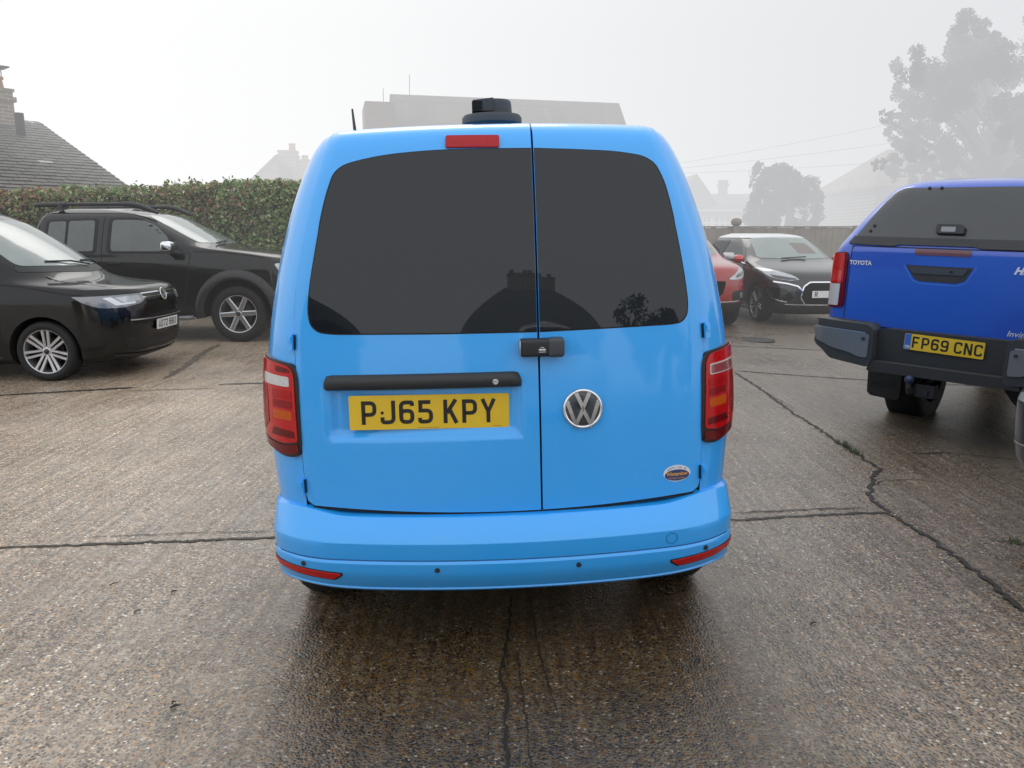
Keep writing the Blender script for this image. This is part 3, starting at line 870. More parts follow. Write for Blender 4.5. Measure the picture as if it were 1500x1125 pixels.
# roof vent
v1, f1 = lathe_geo([(1.785, .085), (1.834, .108), (1.838, .113), (1.858, .113), (1.868, .106), (1.874, .060), (1.874, .0001)], 48, 'Z', (.003, .62, 0))
vent = mesh_obj('roof_vent', v1, f1, M['vent'], van, True); fix_normals(vent); auto_smooth(vent, 35)
def cowl():
    V = []; F = []; n = 30
    # scoop: drum that opens towards the left
    for lv, (z, k) in enumerate(((1.870, 1.0), (1.905, .97), (1.918, .94), (1.922, .88))):
        for i in range(n):
            t = 2*math.pi*i/n; r = .070*k
            x = r*math.cos(t); y = r*math.sin(t)
            V.append(Vector((.010+x, .62+y, z)))
    for l in range(3):
        for i in range(n): F.append([l*n+i, l*n+(i+1) % n, (l+1)*n+(i+1) % n, (l+1)*n+i])
    F.append([3*n+i for i in range(n)])
    a = mesh_obj('vent_cowl', V, F, M['vent'], vent, True); fix_normals(a); auto_smooth(a, 40)
    v, f = box_geo((-.030, .60, 1.896), (.076, .11, .038)); v = [Vector((p.x, p.y, p.z+(.008*(p.x+.07)/.076 if p.z > 1.9 else 0))) for p in v]
    mesh_obj('vent_scoop', v, f, M['vent'], vent)
    v, f = box_geo((-.050, .5435, 1.8955), (.034, .004, .032)); mesh_obj('vent_mouth', v, f, M['under'], vent)
    v, f = box_geo((-.069, .60, 1.8955), (.004, .10, .032)); mesh_obj('vent_mouth', v, f, M['under'], vent)
cowl()
# stub aerial
ab = Vector((-.49, .46, 1.782))
v, f = tube_geo([ab, ab+Vector((0, 0, .012)), ab+Vector((-.001, 0, .02)), ab+Vector((-.009, .02, .098))], [.011, .010, .006, .0035], 10)
mesh_obj('aerial', v, f, M['plastic'], van, True)
# underside and wheels
v, f = box_geo((0, 1.9, .36), (1.42, 3.4, .16)); mesh_obj('underbody', v, f, M['under'], van)
v, f = box_geo((0, .20, .36), (1.12, .30, .08)); mesh_obj('valance', v, f, M['under'], van)

def wheel(parent, c, side, R=.31, w=.205, rr=.215, style='split', spokes=5, mat=None, twist=0., lettering=False, face=.0):
    """axle along y; side=-1 shows its outer face towards -y"""
    mat = mat or M['alloy']; c = Vector(c)
    s = side
    # rim barrel + face
    barrel = [(-.08, rr*.90), (-.02, rr*.86), (.05, rr*.93), (w/2-.004, rr*1.0), (w/2+.002, rr*1.035), (w/2-.006, rr*1.06)]
    v, f = lathe_geo([(a*s, r) for a, r in barrel], 48)
    parts = [(v, f)]
    hub = [(w/2-.018, .0001), (w/2-.018, rr*.14), (w/2-.028, rr*.23), (w/2-.07, rr*.28)]
    v, f = lathe_geo([(a*s, r) for a, r in hub], 24); parts.append((v, f))
    for k in range(spokes):
        t = 2*math.pi*k/spokes+twist
        subs = ((-.5, 1), (.5, 1)) if style == 'split' else ((0, 1),)
        for off, _ in subs:
            r0, r1 = rr*.14, rr*1.0
            w0, w1 = (rr*.13, rr*.155) if style == 'split' else (rr*.30, rr*.26)
            o0, o1 = (off*rr*.17, off*rr*.25) if style == 'split' else (0, 0)
            if style == 'thin': w0, w1 = rr*.12, rr*.09
            V = []
            for r, ww, oo, d in ((r0, w0, o0, .022), ((r0+r1)/2, (w0+w1)/2*.95, (o0+o1)/2, .016), (r1, w1, o1, .004)):
                for q, dd in ((-.5, .008), (-.32, 0), (.32, 0), (.5, .008), (.5, .045), (-.5, .045)):
                    V.append(Vector((r, s*(w/2-d-dd), oo+ww*q)))
            F = []
            for j in range(2):
                for q in range(6): F.append([j*6+q, j*6+(q+1) % 6, (j+1)*6+(q+1) % 6, (j+1)*6+q])
            m = Matrix.Rotation(t, 3, 'Y'); parts.append(([m @ p for p in V], F))
    V, F = join(parts); V = [p+c for p in V]
    rim = mesh_obj('wheel', V, F, mat, parent, True); fix_normals(rim); auto_smooth(rim, 30)
    v, f = lathe_geo([(s*(-.05), rr*.9), (s*(-.05), .0001)], 32, 'Y', c); mesh_obj('wheel_back', v, f, M['under'], rim)
    v, f = lathe_geo([(s*(.0), .0001), (s*.0, rr*.62), (s*(-.02), rr*.62)], 32, 'Y', c); mesh_obj('brake_disc', v, f, M['brake_dust'], rim)
    v, f = lathe_geo([(s*(w/2-.012), .0001), (s*(w/2-.013), rr*.12), (s*(w/2-.02), rr*.13)], 20, 'Y', c); mesh_obj('hub_cap', v, f, M['plastic'], rim, True)
    ty = [(w/2-.012, rr*1.02), (w/2+.004, rr*1.07), (w/2+.010, rr+(R-rr)*.45), (w/2+.004, rr+(R-rr)*.75), (w/2-.012, R-.012), (w/2-.03, R-.002), (w/4, R), (0, R), (-w/4, R), (-w/2+.03, R-.002), (-w/2, R-.02), (-w/2-.006, rr+(R-rr)*.5), (-w/2, rr)]
    v, f = lathe_geo([(a*s, r) for a, r in ty], 56, 'Y', c)
    t = mesh_obj('tyre', v, f, M['tyre'], rim, True); fix_normals(t)
    if lettering:
        for txt, a0 in (('TRAIL GRIP', 60), ('RADIAL', 250)):
            pass
    return rim
vw_root = van
def van_wheel(lx, ly, s):
    # van frame has x right, y forward: build with the axle along y then turn
    h = bpy.data.objects.new('axle', None)
    r = wheel(van, (0, 0, 0), s)
    for o in [r]+list(r.children):
        o.data.transform(Matrix.Translation((lx, ly, .302)) @ Matrix.Rotation(rad(90), 4, 'Z') if True else None)
    bpy.data.objects.remove(h)
for lx, s in ((-.70, 1), (.70, -1)):
    van_wheel(lx, .66, s); van_wheel(lx, 3.25, s)

#PART3

# flanks: arches, cab windows, shut lines, mirrors
for s in (-1, 1):
    VSd = lambda y, z, s=s: Vector((s*vW(z), y, z-(.014+DOME*(vW(z)/.55)**2)*sstep(1.5, 1.77, z)))
    for ay in (.66, 3.25):
        arc = [(ay+.372*math.cos(math.pi*k/20), .305+.372*math.sin(math.pi*k/20)) for k in range(21)]
        drape('wheel_arch', arc, VSd, (s, 0, .1), M['under'], van, step=.04, off=.003, rim=.003)
    drape('cab_window', rounded([(2.02, 1.12), (2.95, 1.10), (2.50, 1.58), (2.05, 1.60)], .06, 5), VSd, (s, 0, .1), M['glass'], van, step=.05, off=.004, rim=.004)
    for l in ([(2.0, 1.68), (1.95, 1.1), (1.98, .45)], [(3.05, 1.05), (2.98, .7), (2.85, .45)], [(1.98, .42), (2.86, .42)]):
        strip('panel_gap', l, VSd, (s, 0, .1), .007, M['seal'], van, .002)
    strip('side_rail', [(1.05, 1.02), (1.9, 1.02)], VSd, (s, 0, .1), .022, M['plastic'], van, .004)
# ================================================================== other vehicles
class Car:
    """x forward (0 = front axle), y left, z up; body = stack of closed plan outlines"""
    def __init__(s, front, rear, width, cf=.2, bf=.4, af=.5, cr=.1, br=.3, ar=.4):
        s.f = tab(*[(z, x) for x, z in front]); s.r = tab(*[(z, x) for x, z in rear]); s.W = tab(*[(z, w) for w, z in width])
        T = lambda q: q if callable(q) else (lambda z: q)
        s.cf, s.bf, s.af, s.cr, s.br, s.ar = map(T, (cf, bf, af, cr, br, ar))
        s.z0 = front[0][1]; s.z1 = front[-1][1]
    def plan(s, z, n=9, m=7, k=14):
        W = s.W(z); af = min(s.af(z), W*.97); ar = min(s.ar(z), W*.97); R = []
        F = []
        for i in range(n+1):
            y = (W-af)*i/n; F.append((s.xf(y, z), y))
        for i in range(1, m+1):
            a = math.pi/2*i/m; y = W-af+af*math.sin(a); F.append((s.f(z)-s.cf(z)*(y/W)**2-s.bf(z)*(1-math.cos(a)), y))
        B = []
        for i in range(n+1):
            y = (W-ar)*i/n; B.append((s.xr(y, z), y))
        for i in range(1, m+1):
            a = math.pi/2*i/m; y = W-ar+ar*math.sin(a); B.append((s.r(z)+s.cr(z)*(y/W)**2+s.br(z)*(1-math.cos(a)), y))
        side = [(F[-1][0]+(B[-1][0]-F[-1][0])*i/k, W) for i in range(1, k)]
        half = F+side+B[::-1]
        return half+[(x, -y) for x, y in half[1:-1]][::-1]
    def xf(s, y, z):
        W = s.W(z); af = min(s.af(z), W*.97); q = max(0., min(.998, (abs(y)-(W-af))/af)); yy = min(abs(y), W)
        return s.f(z)-s.cf(z)*(yy/W)**2-s.bf(z)*(1-math.sqrt(1-q*q))
    def xr(s, y, z):
        W = s.W(z); ar = min(s.ar(z), W*.97); q = max(0., min(.998, (abs(y)-(W-ar))/ar)); yy = min(abs(y), W)
        return s.r(z)+s.cr(z)*(yy/W)**2+s.br(z)*(1-math.sqrt(1-q*q))
    def front(s, y, z): return Vector((s.xf(y, z), y, z))
    def back(s, y, z): return Vector((s.xr(y, z), y, z))
    def side(s, sg):
        def S(x, z):
            W = s.W(z); af = min(s.af(z), W*.97); ar = min(s.ar(z), W*.97)
            x1 = s.f(z)-s.cf(z)-s.bf(z); x0 = s.r(z)+s.cr(z)+s.br(z); y = W
            if x > x1:
                q = max(0., min(1., (x-x1)/s.bf(z))); y = W-af+af*math.sqrt(max(0, 1-q*q))
            elif x < x0:
                q = max(0., min(1., (x0-x)/s.br(z))); y = W-ar+ar*math.sqrt(max(0, 1-q*q))
            return Vector((x, sg*y, z))
        return S
    def body(s, parent, mat, zs, arches=(), name='body', angle=28, crown=.03):
        rows = [s.plan(z) for z in zs]; n = len(rows[0]); V = []; F = []
        for r, z in zip(rows, zs): V += [Vector((x, y, z)) for x, y in r]
        for j in range(len(zs)-1):
            for i in range(n): F.append([j*n+i, j*n+(i+1) % n, (j+1)*n+(i+1) % n, (j+1)*n+i])
        h = n//2
        def cap(base, rise):
            prev = None
            for i in range(0, h+1):
                a = base+i; b = base+(n-i) % n; line = [a]
                if 0 < i < h:
                    for k in range(1, 6):
                        p = V[a].lerp(V[b], k/6); q = min(1, abs(p.y)/max(.01, abs(V[a].y))); p.z += rise*(1-q*q)*min(1., min(i, h-i)/9); V.append(p); line.append(len(V)-1)
                    line.append(b)
                if prev is not None:
                    A, B = prev, line
                    if len(A) == 1 or len(B) == 1:
                        o, l = (A, B) if len(A) == 1 else (B, A)
                        for k in range(len(l)-1): F.append([o[0], l[k], l[k+1]])
                    else:
                        for k in range(len(A)-1): F.append([A[k], B[k], B[k+1], A[k+1]])
                prev = line
        cap(0, 0.); cap((len(zs)-1)*n, crown)
        o = mesh_obj(name, V, F, [mat, M['under']], parent, True); fix_normals(o)
        if arches:
            P = []
            for (ax, az, R, y0, y1) in arches:
                m = 40; v = [Vector((ax+R*math.cos(2*math.pi*k/m), y0, az+R*math.sin(2*math.pi*k/m))) for k in range(m)]+[Vector((ax+R*math.cos(2*math.pi*k/m), y1, az+R*math.sin(2*math.pi*k/m))) for k in range(m)]
                f = [[k, (k+1) % m, m+(k+1) % m, m+k] for k in range(m)]+[list(range(m))[::-1], [m+k for k in range(m)]]
                P.append((v, f))
            cv, cfx = join(P)
            c = mesh_obj('cutter', cv, cfx, M['under'], parent); fix_normals(c)
            md = o.modifiers.new('b', 'BOOLEAN'); md.operation = 'DIFFERENCE'; md.solver = 'EXACT'; md.object = c; md.material_mode = 'TRANSFER'; bpy.context.view_layer.update()
            dg = bpy.context.evaluated_depsgraph_get(); dg.update()
            me = bpy.data.meshes.new_from_object(o.evaluated_get(dg))
            o.modifiers.clear(); old = o.data; o.data = me; bpy.data.meshes.remove(old); me.name = name
            cm = c.data; bpy.data.objects.remove(c); bpy.data.meshes.remove(cm)
        auto_smooth(o, angle); return o

def frange(a, b, n): return [a+(b-a)*i/(n-1) for i in range(n)]
FRONT = (1, 0, .1); BACK = (-1, 0, .1)
def SIDE(s): return (0, s, .1)
def solid(name, pts, mat, parent, bev=0.):
    o = mesh_obj(name, *pts, mat, parent); fix_normals(o); return o

# ------------------------------------------------------------------ black van on the left
c = Car(front=[(.66, .16), (.78, .21), (.85, .32), (.875, .45), (.885, .58), (.88, .70), (.868, .80), (.845, .88), (.80, .93), (.62, .962), (.37, .99), (.20, 1.03), (.10, 1.085), (.02, 1.15), (-.14, 1.26), (-.36, 1.40), (-.64, 1.565), (-.86, 1.67), (-1.15, 1.75), (-1.6, 1.80)],
        rear=[(-3.4, .16), (-3.5, .4), (-3.52, 1.0), (-3.45, 1.5), (-3.3, 1.75), (-3.1, 1.80)],
        width=[(.76, .16), (.83, .22), (.86, .4), (.872, .62), (.872, .80), (.86, .9), (.845, 1.0), (.825, 1.12), (.79, 1.3), (.735, 1.5), (.68, 1.66), (.60, 1.75), (.50, 1.80)],
        cf=tab((.2, .13), (.7, .14), (.93, .16), (1.0, .28), (1.15, .34), (1.5, .28), (1.8, .2)), bf=tab((.2, .36), (.8, .40), (1.0, .35), (1.2, .18), (1.8, .2)), af=tab((.2, .5), (.9, .5), (1.1, .3), (1.8, .3)))
CADM = Matrix.Translation((-4.77, 8.80, -.047))
cad = thing('panel_van', 'glossy black van with a white front number plate, nearest car on the left', 'van', CADM)
zs = [.16, .19, .22, .27, .33, .4, .48, .56, .64, .72, .78, .83, .88, .91, .93, .945, .96, .975, .99, 1.01, 1.03, 1.055, 1.085, 1.115, 1.15, 1.2, 1.26, 1.33, 1.40, 1.48, 1.565, 1.62, 1.67, 1.71, 1.75, 1.775, 1.80]
AR = .365
c.body(cad, M['black'], zs, [(0, .30, AR, -1.0, -.58), (0, .30, AR, .58, 1.0), (-2.75, .30, AR, -1.0, -.58), (-2.75, .30, AR, .58, 1.0)])
for x in (0, -2.75):
    for s in (-1, 1): wheel(cad, (x, s*.745, .305), s, R=.312, w=.205, rr=.218, spokes=6 if False else 7, style='split', twist=.25)
ws = rounded([(-.70, 1.165), (0, 1.15), (.70, 1.165), (.63, 1.58), (0, 1.64), (-.63, 1.58)], [.05, .1, .05, .08, .1, .08], 5)
drape('windscreen', ws, c.front, FRONT, M['screen'], cad, step=.05, off=.006, rim=.01)
drape('scuttle', rounded([(-.74, 1.105), (0, 1.085), (.74, 1.105), (.72, 1.16), (0, 1.143), (-.72, 1.16)], .02, 3), c.front, FRONT, M['plastic'], cad, step=.05, off=.004, rim=.004)
for s in (-1, 1):
    S = c.side(s)
    drape('side_window', rounded([(-.62, 1.18), (-1.55, 1.16), (-1.55, 1.56), (-1.05, 1.56)], [.06, .05, .06, .1], 5), S, SIDE(s), M['glass2'], cad, step=.05, off=.004, rim=.006)
    strip('door_gap', [(-.42, 1.02), (-.45, .7), (-.42, .3)], S, SIDE(s), .008, M['seal'], cad)
    strip('bonnet_gap', [(-.42, .985), (-.2, .965), (.05, .925), (.30, .885), (.42, .875)], S, SIDE(s), .010, M['seal'], cad, .004)
    strip('sill_trim', [(-.45, .24), (-2.3, .24)], S, SIDE(s), .03, M['plastic'], cad)
    # headlamp wrapping the corner
    hl = [(s*.8695, .862), (s*.80, .862), (s*.60, .868), (s*.42, .873), (s*.37, .815), (s*.46, .772), (s*.66, .738), (s*.80, .742), (s*.855, .79)]
    h = drape('headlight', rounded(hl, [.005, .02, .05, .03, .02, .04, .04, .04, .03], 4), c.front, FRONT, simple('headlamp_cover', (.22, .23, .25), .12, .2, coat=1., noise=.3, nscale=9), cad, step=.02, off=.008, rim=.012)
    drape('lamp_reflector', rounded([(s*.77, .842), (s*.715, .848), (s*.65, .786), (s*.52, .796), (s*.52, .775), (s*.70, .764)], .01, 3), c.front, FRONT, simple('daylight_strip', (.75, .80, .86), .1, coat=1.), h, step=.015, off=.012, rim=.002)
    drape('lamp_reflector', rounded([(s*.70, .845), (s*.46, .855), (s*.44, .80), (s*.64, .79)], .02, 3), c.front, FRONT, M['headlamp'], h, step=.02, off=.011, rim=.002)
    strip('bonnet_crease', [(s*.60, .952), (s*.60, .98), (s*.61, 1.01), (s*.62, 1.06)], c.front, FRONT, .02, M['black2'], cad, .003)
gr_ = drape('grille', rounded([(-.40, .80), (.40, .80), (.43, .862), (-.43, .862)], .02, 4), c.front, FRONT, simple('slate_grille', (.05, .052, .056), .3, .4), cad, step=.03, off=.005, rim=.004)
for z in (.868, .828): strip('grille_bar', [(-.42, z), (0, z+.004), (.42, z)], c.front, FRONT, .011, M['chrome'], gr_, .010)
drape('lower_grille', rounded([(-.52, .56), (0, .565), (.52, .56), (.62, .62), (0, .655), (-.62, .62)], .03, 4), c.front, FRONT, M['under'], cad, step=.04, off=.004, rim=.003)
drape('bumper_mesh', rounded([(-.60, .28), (.60, .28), (.66, .42), (-.66, .42)], .04, 4), c.front, FRONT, simple('bumper_mesh', (.010, .010, .011), .5, bump=1., bscale=140), cad, step=.04, off=.004, rim=.003)
strip('bumper_bar', [(-.60, .605), (-.3, .600), (0, .598), (.3, .600), (.60, .605)], c.front, FRONT, .012, M['alloy'], cad, .008)
strip('chin_trim', [(-.68, .245), (-.4, .225), (0, .22), (.4, .225), (.68, .245)], c.front, FRONT, .02, M['plastic_grey'], cad, .006)
badge(frame_at(c.front, 0, .838, FRONT, off=.012), .068, cad)
pm2 = frame_at(c.front, 0, .525, FRONT, off=.012)
plate('number_plate', pm2, 'AD72 BBU', M['white_plate'], M['plate_black'], cad)
for a, b in ((.62, .05), (.1, -.45)):
    p0 = c.front(a, 1.15)+Vector((.02, 0, .015)); p1 = c.front(b, 1.19)+Vector((.0, 0, .018)); pmid = (p0+p1)/2+Vector((.03, 0, .02))
    v, f = tube_geo([p0, pmid, p1], .010, 6); mesh_obj('wiper', v, f, M['plastic'], cad)

# ------------------------------------------------------------------ black pickup behind it
n = Car(front=[(.74, .34), (.82, .42), (.87, .6), (.88, .9), (.84, 1.06), (.76, 1.15), (.55, 1.21), (.20, 1.26), (-.15, 1.30), (-.32, 1.335), (-.50, 1.42), (-.72, 1.53), (-.98, 1.66), (-1.18, 1.75), (-1.42, 1.80), (-1.7, 1.825)],
        rear=[(-4.2, .34), (-4.35, .5), (-4.35, 1.1), (-4.3, 1.20), (-2.95, 1.26), (-2.90, 1.34), (-2.86, 1.5), (-2.80, 1.68), (-2.72, 1.77), (-2.55, 1.825)],
        width=[(.86, .34), (.90, .44), (.915, .62), (.92, .9), (.915, 1.05), (.895, 1.15), (.875, 1.26), (.845, 1.38), (.80, 1.52), (.745, 1.68), (.70, 1.75), (.62, 1.79), (.52, 1.825)],
        cf=tab((.3, .08), (1.0, .10), (1.25, .14), (1.4, .16), (1.8, .1)), bf=tab((.3, .28), (1.1, .32), (1.3, .28), (1.5, .22), (1.8, .2)), af=tab((.3, .45), (1.1, .45), (1.3, .35), (1.8, .35)), cr=.03, br=.10, ar=.16)
NAVM = Matrix.Translation((-3.82, 11.86, -.035))
nav = thing('pickup_truck', 'black double cab pickup with roof rails and chrome mirrors beside the hedge', 'pickup truck', NAVM)
zs = [.34, .38, .42, .5, .6, .7, .8, .9, .98, 1.06, 1.11, 1.15, 1.18, 1.21, 1.235, 1.26, 1.28, 1.30, 1.335, 1.38, 1.42, 1.47, 1.53, 1.6, 1.66, 1.71, 1.75, 1.775, 1.80, 1.815, 1.825]
n.body(nav, M['black2'], zs, [(0, .40, .475, -1.1, -.56), (0, .40, .475, .56, 1.1), (-3.2, .40, .475, -1.1, -.56), (-3.2, .40, .475, .56, 1.1)])
for x in (0, -3.2):
    for s in (-1, 1):
        wheel(nav, (x, s*.79, .388), s, R=.392, w=.255, rr=.252, spokes=6, style='single', twist=rad(-4))
drape('windscreen', rounded([(-.72, 1.365), (0, 1.345), (.72, 1.365), (.62, 1.74), (0, 1.765), (-.62, 1.74)], [.05, .1, .05, .06, .1, .06], 5), n.front, FRONT, M['screen'], nav, step=.05, off=.006, rim=.01)
for s in (-1, 1):
    S = n.side(s)
    w0 = drape('front_window_frame', rounded([(-.86, 1.22), (-1.78, 1.22), (-1.76, 1.705), (-1.32, 1.705), (-1.10, 1.64), (-.83, 1.40)], [.03, .07, .06, .12, .1, .05], 5), S, SIDE(s), M['seal'], nav, step=.05, off=.004, rim=.005)
    w0.name = 'window_surround'
    drape('side_window', rounded([(-.92, 1.25), (-1.72, 1.25), (-1.71, 1.675), (-1.32, 1.675), (-1.13, 1.61), (-.92, 1.43)], [.02, .05, .05, .12, .1, .05], 5), S, SIDE(s), M['glass2'], nav, step=.05, off=.006, rim=.003)
    w1 = drape('window_surround', rounded([(-1.92, 1.22), (-2.66, 1.22), (-2.62, 1.675), (-1.90, 1.70)], .06, 5), S, SIDE(s), M['seal'], nav, step=.05, off=.004, rim=.005)
    drape('side_window', rounded([(-1.96, 1.25), (-2.32, 1.25), (-2.31, 1.66), (-1.95, 1.67)], .04, 5), S, SIDE(s), M['glass2'], nav, step=.05, off=.006, rim=.003)
    drape('side_window', rounded([(-2.36, 1.26), (-2.61, 1.26), (-2.58, 1.65), (-2.35, 1.657)], .04, 5), S, SIDE(s), M['glass2'], nav, step=.05, off=.006, rim=.003)
    for l in ([(-.62, 1.23), (-.66, .9), (-.74, .55), (-.85, .45)], [(-1.83, 1.72), (-1.85, 1.2), (-1.85, .45)], [(-.85, .45), (-2.7, .45)], [(-2.72, 1.6), (-2.78, 1.2), (-2.72, .9), (-2.62, .75)], [(-.58, 1.245), (-.2, 1.235), (.3, 1.185), (.5, 1.15)]):
        strip('panel_gap', l, S, SIDE(s), .010, M['seal'], nav, .0035)
    # wheel arch flares
    for x in (0, -3.2):
        V = []; F = []; k = 26
        for i in range(k+1):
            a = rad(-8)+(math.pi+rad(16))*i/k
            for r, o in ((.472, -.02), (.474, .035), (.50, .055), (.56, .05), (.605, .012), (.61, -.01)):
                xx = x+r*math.cos(a); zz = .40+r*math.sin(a); p = S(xx, max(.35, min(1.2, zz))); V.append(Vector((xx, p.y+s*o, zz)))
        for i in range(k):
            for j in range(5): F.append([i*6+j, i*6+j+1, (i+1)*6+j+1, (i+1)*6+j])
        fl = mesh_obj('wheel_arch', V, F, simple('flare_plastic', (.022, .022, .023), .42, bump=.2, bscale=500) if x == 0 and s == -1 else bpy.data.materials['flare_plastic'], nav, True); fix_normals(fl); auto_smooth(fl, 40)
    # roof rail
    ry = s*.60
    v, f = tube_geo([(-2.86, ry, 1.875), (-2.80, ry, 1.885), (-2.42, ry, 1.893)], [.024, .034, .034], 8)
    v2, f2 = tube_geo([(-2.42, ry, 1.892), (-1.9, ry, 1.897), (-1.45, ry, 1.897)], .026, 8)
    v3, f3 = tube_geo([(-1.62, ry, 1.897), (-1.50, ry, 1.896), (-1.38, ry, 1.872), (-1.24, ry, 1.815), (-1.14, ry, 1.775)], [.034, .036, .036, .032, .022], 8)
    v4, f4 = tube_geo([(-2.5, ry, 1.81), (-2.5, ry, 1.89)], .045, 6)
    V, F = join([(v, f), (v2, f2), (v3, f3), (v4, f4)]); rr_ = mesh_obj('roof_rail', V, F, M['plastic'], nav, True); fix_normals(rr_); auto_smooth(rr_, 40)
    # mirror
    v, f = box_geo((-.86, s*1.02, 1.315), (.15, .22, .145)); mo = mesh_obj('door_mirror', v, f, M['chrome'], nav)
    bm = bmesh.new(); bm.from_mesh(mo.data); bmesh.ops.bevel(bm, geom=list(bm.edges), offset=.045, segments=4, profile=.5, affect='EDGES'); bm.to_mesh(mo.data); bm.free(); fix_normals(mo); auto_smooth(mo, 60)
    v, f = box_geo((-.86, s*1.02, 1.245), (.13, .20, .05)); v2, f2 = tube_geo([(-.84, s*.98, 1.25), (-.76, s*.87, 1.22)], .035, 8)
    V, F = join([(v, f), (v2, f2)]); mesh_obj('mirror_base', V, F, M['plastic'], mo)
    drape('mirror_sail', rounded([(-.62, 1.215), (-.90, 1.215), (-.84, 1.40), (-.78, 1.38)], .03, 3), S, SIDE(s), M['plastic'], nav, step=.04, off=.007, rim=.004)
    # door handles, side step
    for x in (-1.66, -2.58): bevel_box('door_handle', (x, s*.93, 1.08), (.19, .03, .035), M['chrome'] if False else M['black2'], nav, .012, 2)
    v, f = tube_geo([(-.62, s*.90, .345), (-.75, s*.95, .335), (-2.6, s*.95, .335), (-2.7, s*.90, .345)], .032, 8); mesh_obj('side_step', v, f, M['steel'], nav, True)
    hl = [(s*.885, 1.08), (s*.60, 1.10), (s*.50, 1.0), (s*.62, .93), (s*.80, .93), (s*.88, .97)]
    h = drape('headlight', rounded(hl, .03, 4), n.front, FRONT, M['headlamp'], nav, step=.03, off=.008, rim=.01)
for k_ in range(3): pass
drape('grille', rounded([(-.46, .82), (.46, .82), (.50, 1.08), (-.50, 1.08)], .03, 3), n.front, FRONT, M['seal'], nav, step=.05, off=.004, rim=.003)
v, f = tube_geo([n.front(-.55, 1.34)+Vector((.03, 0, .02)), n.front(-.2, 1.36)+Vector((.03, 0, .03)), n.front(.1, 1.40)+Vector((.01, 0, .025))], .012, 6); mesh_obj('wiper', v, f, M['plastic'], nav)
v, f = box_geo((-1.6, 0, .42), (4.6, 1.4, .1)); mesh_obj('underbody', v, f, M['under'], nav)

# ------------------------------------------------------------------ dark hatchback with a white roof
g = Car(front=[(.62, .16), (.72, .22), (.78, .34), (.80, .5), (.79, .62), (.75, .74), (.68, .82), (.50, .885), (.22, .945), (-.02, .995), (-.14, 1.03), (-.34, 1.12), (-.58, 1.23), (-.80, 1.32), (-1.02, 1.40), (-1.25, 1.445), (-1.5, 1.465)],
        rear=[(-3.0, .16), (-3.15, .35), (-3.18, .8), (-3.12, 1.0), (-2.95, 1.2), (-2.75, 1.4), (-2.5, 1.465)],
        width=[(.76, .16), (.82, .24), (.855, .5), (.86, .7), (.855, .84), (.835, .92), (.80, 1.0), (.74, 1.12), (.68, 1.25), (.62, 1.36), (.55, 1.43), (.45, 1.465)],
        cf=tab((.2, .14), (.8, .18), (1.0, .22), (1.4, .14)), bf=tab((.2, .35), (.8, .42), (1.0, .32), (1.4, .18)), af=tab((.2, .5), (.8, .55), (1.0, .4), (1.4, .3)))
DSM = Matrix.Translation((4.98, 13.5, 0)) @ Matrix.Rotation(rad(-83), 4, 'Z')
ds = thing('hatchback_car', 'dark grey hatchback with white roof and red door mirrors in front of the fence', 'car', DSM)
zs = [.16, .2, .25, .34, .42, .5, .58, .66, .74, .79, .82, .855, .885, .915, .945, .97, .995, 1.03, 1.07, 1.12, 1.18, 1.23, 1.28, 1.32, 1.36, 1.40, 1.425, 1.445, 1.46, 1.465]
g.body(ds, M['grey_metal'], zs, [(0, .30, .355, -1.0, -.56), (0, .30, .355, .56, 1.0), (-2.46, .30, .355, -1.0, -.56), (-2.46, .30, .355, .56, 1.0)], crown=0.)
for x in (0, -2.46):
    for s in (-1, 1): wheel(ds, (x, s*.74, .30), s, R=.31, w=.2, rr=.225, spokes=5, style='split', mat=simple('diamond_cut_alloy', (.22, .22, .23), .25, .8) if (x == 0 and s == -1) else bpy.data.materials['diamond_cut_alloy'], twist=.3)
drape('windscreen', rounded([(-.66, 1.05), (0, 1.035), (.66, 1.05), (.53, 1.385), (0, 1.405), (-.53, 1.385)], [.05, .1, .05, .06, .1, .06], 5), g.front, FRONT, M['screen'], ds, step=.05, off=.006, rim=.01)
def roof_panel():
    # white roof skin a few mm over the top of the body
    pl_ = []; zs2 = [1.388, 1.405, 1.425, 1.445, 1.46, 1.468]
    V = []; F = []
    rows = [g.plan(min(z, 1.4649)) for z in zs2]; nn = len(rows[0])
    for r, z in zip(rows, zs2):
        for x, y in r: V.append(Vector((x+(.004 if x > -1.4 else -.004), y*1.008, z+.004)))
    for j in range(len(zs2)-1):
        for i in range(nn): F.append([j*nn+i, j*nn+(i+1) % nn, (j+1)*nn+(i+1) % nn, (j+1)*nn+i])
    b = (len(zs2)-1)*nn; h = nn//2
    for i in range(h): 
        q = [b+i, b+i+1, b+(nn-i-1) % nn, b+(nn-i) % nn]
        q2 = []
        for k in q:
            if k not in q2: q2.append(k)
        F.append(q2)
    o = mesh_obj('roof', V, F, M['white'], ds, True); fix_normals(o); auto_smooth(o, 40)
roof_panel()
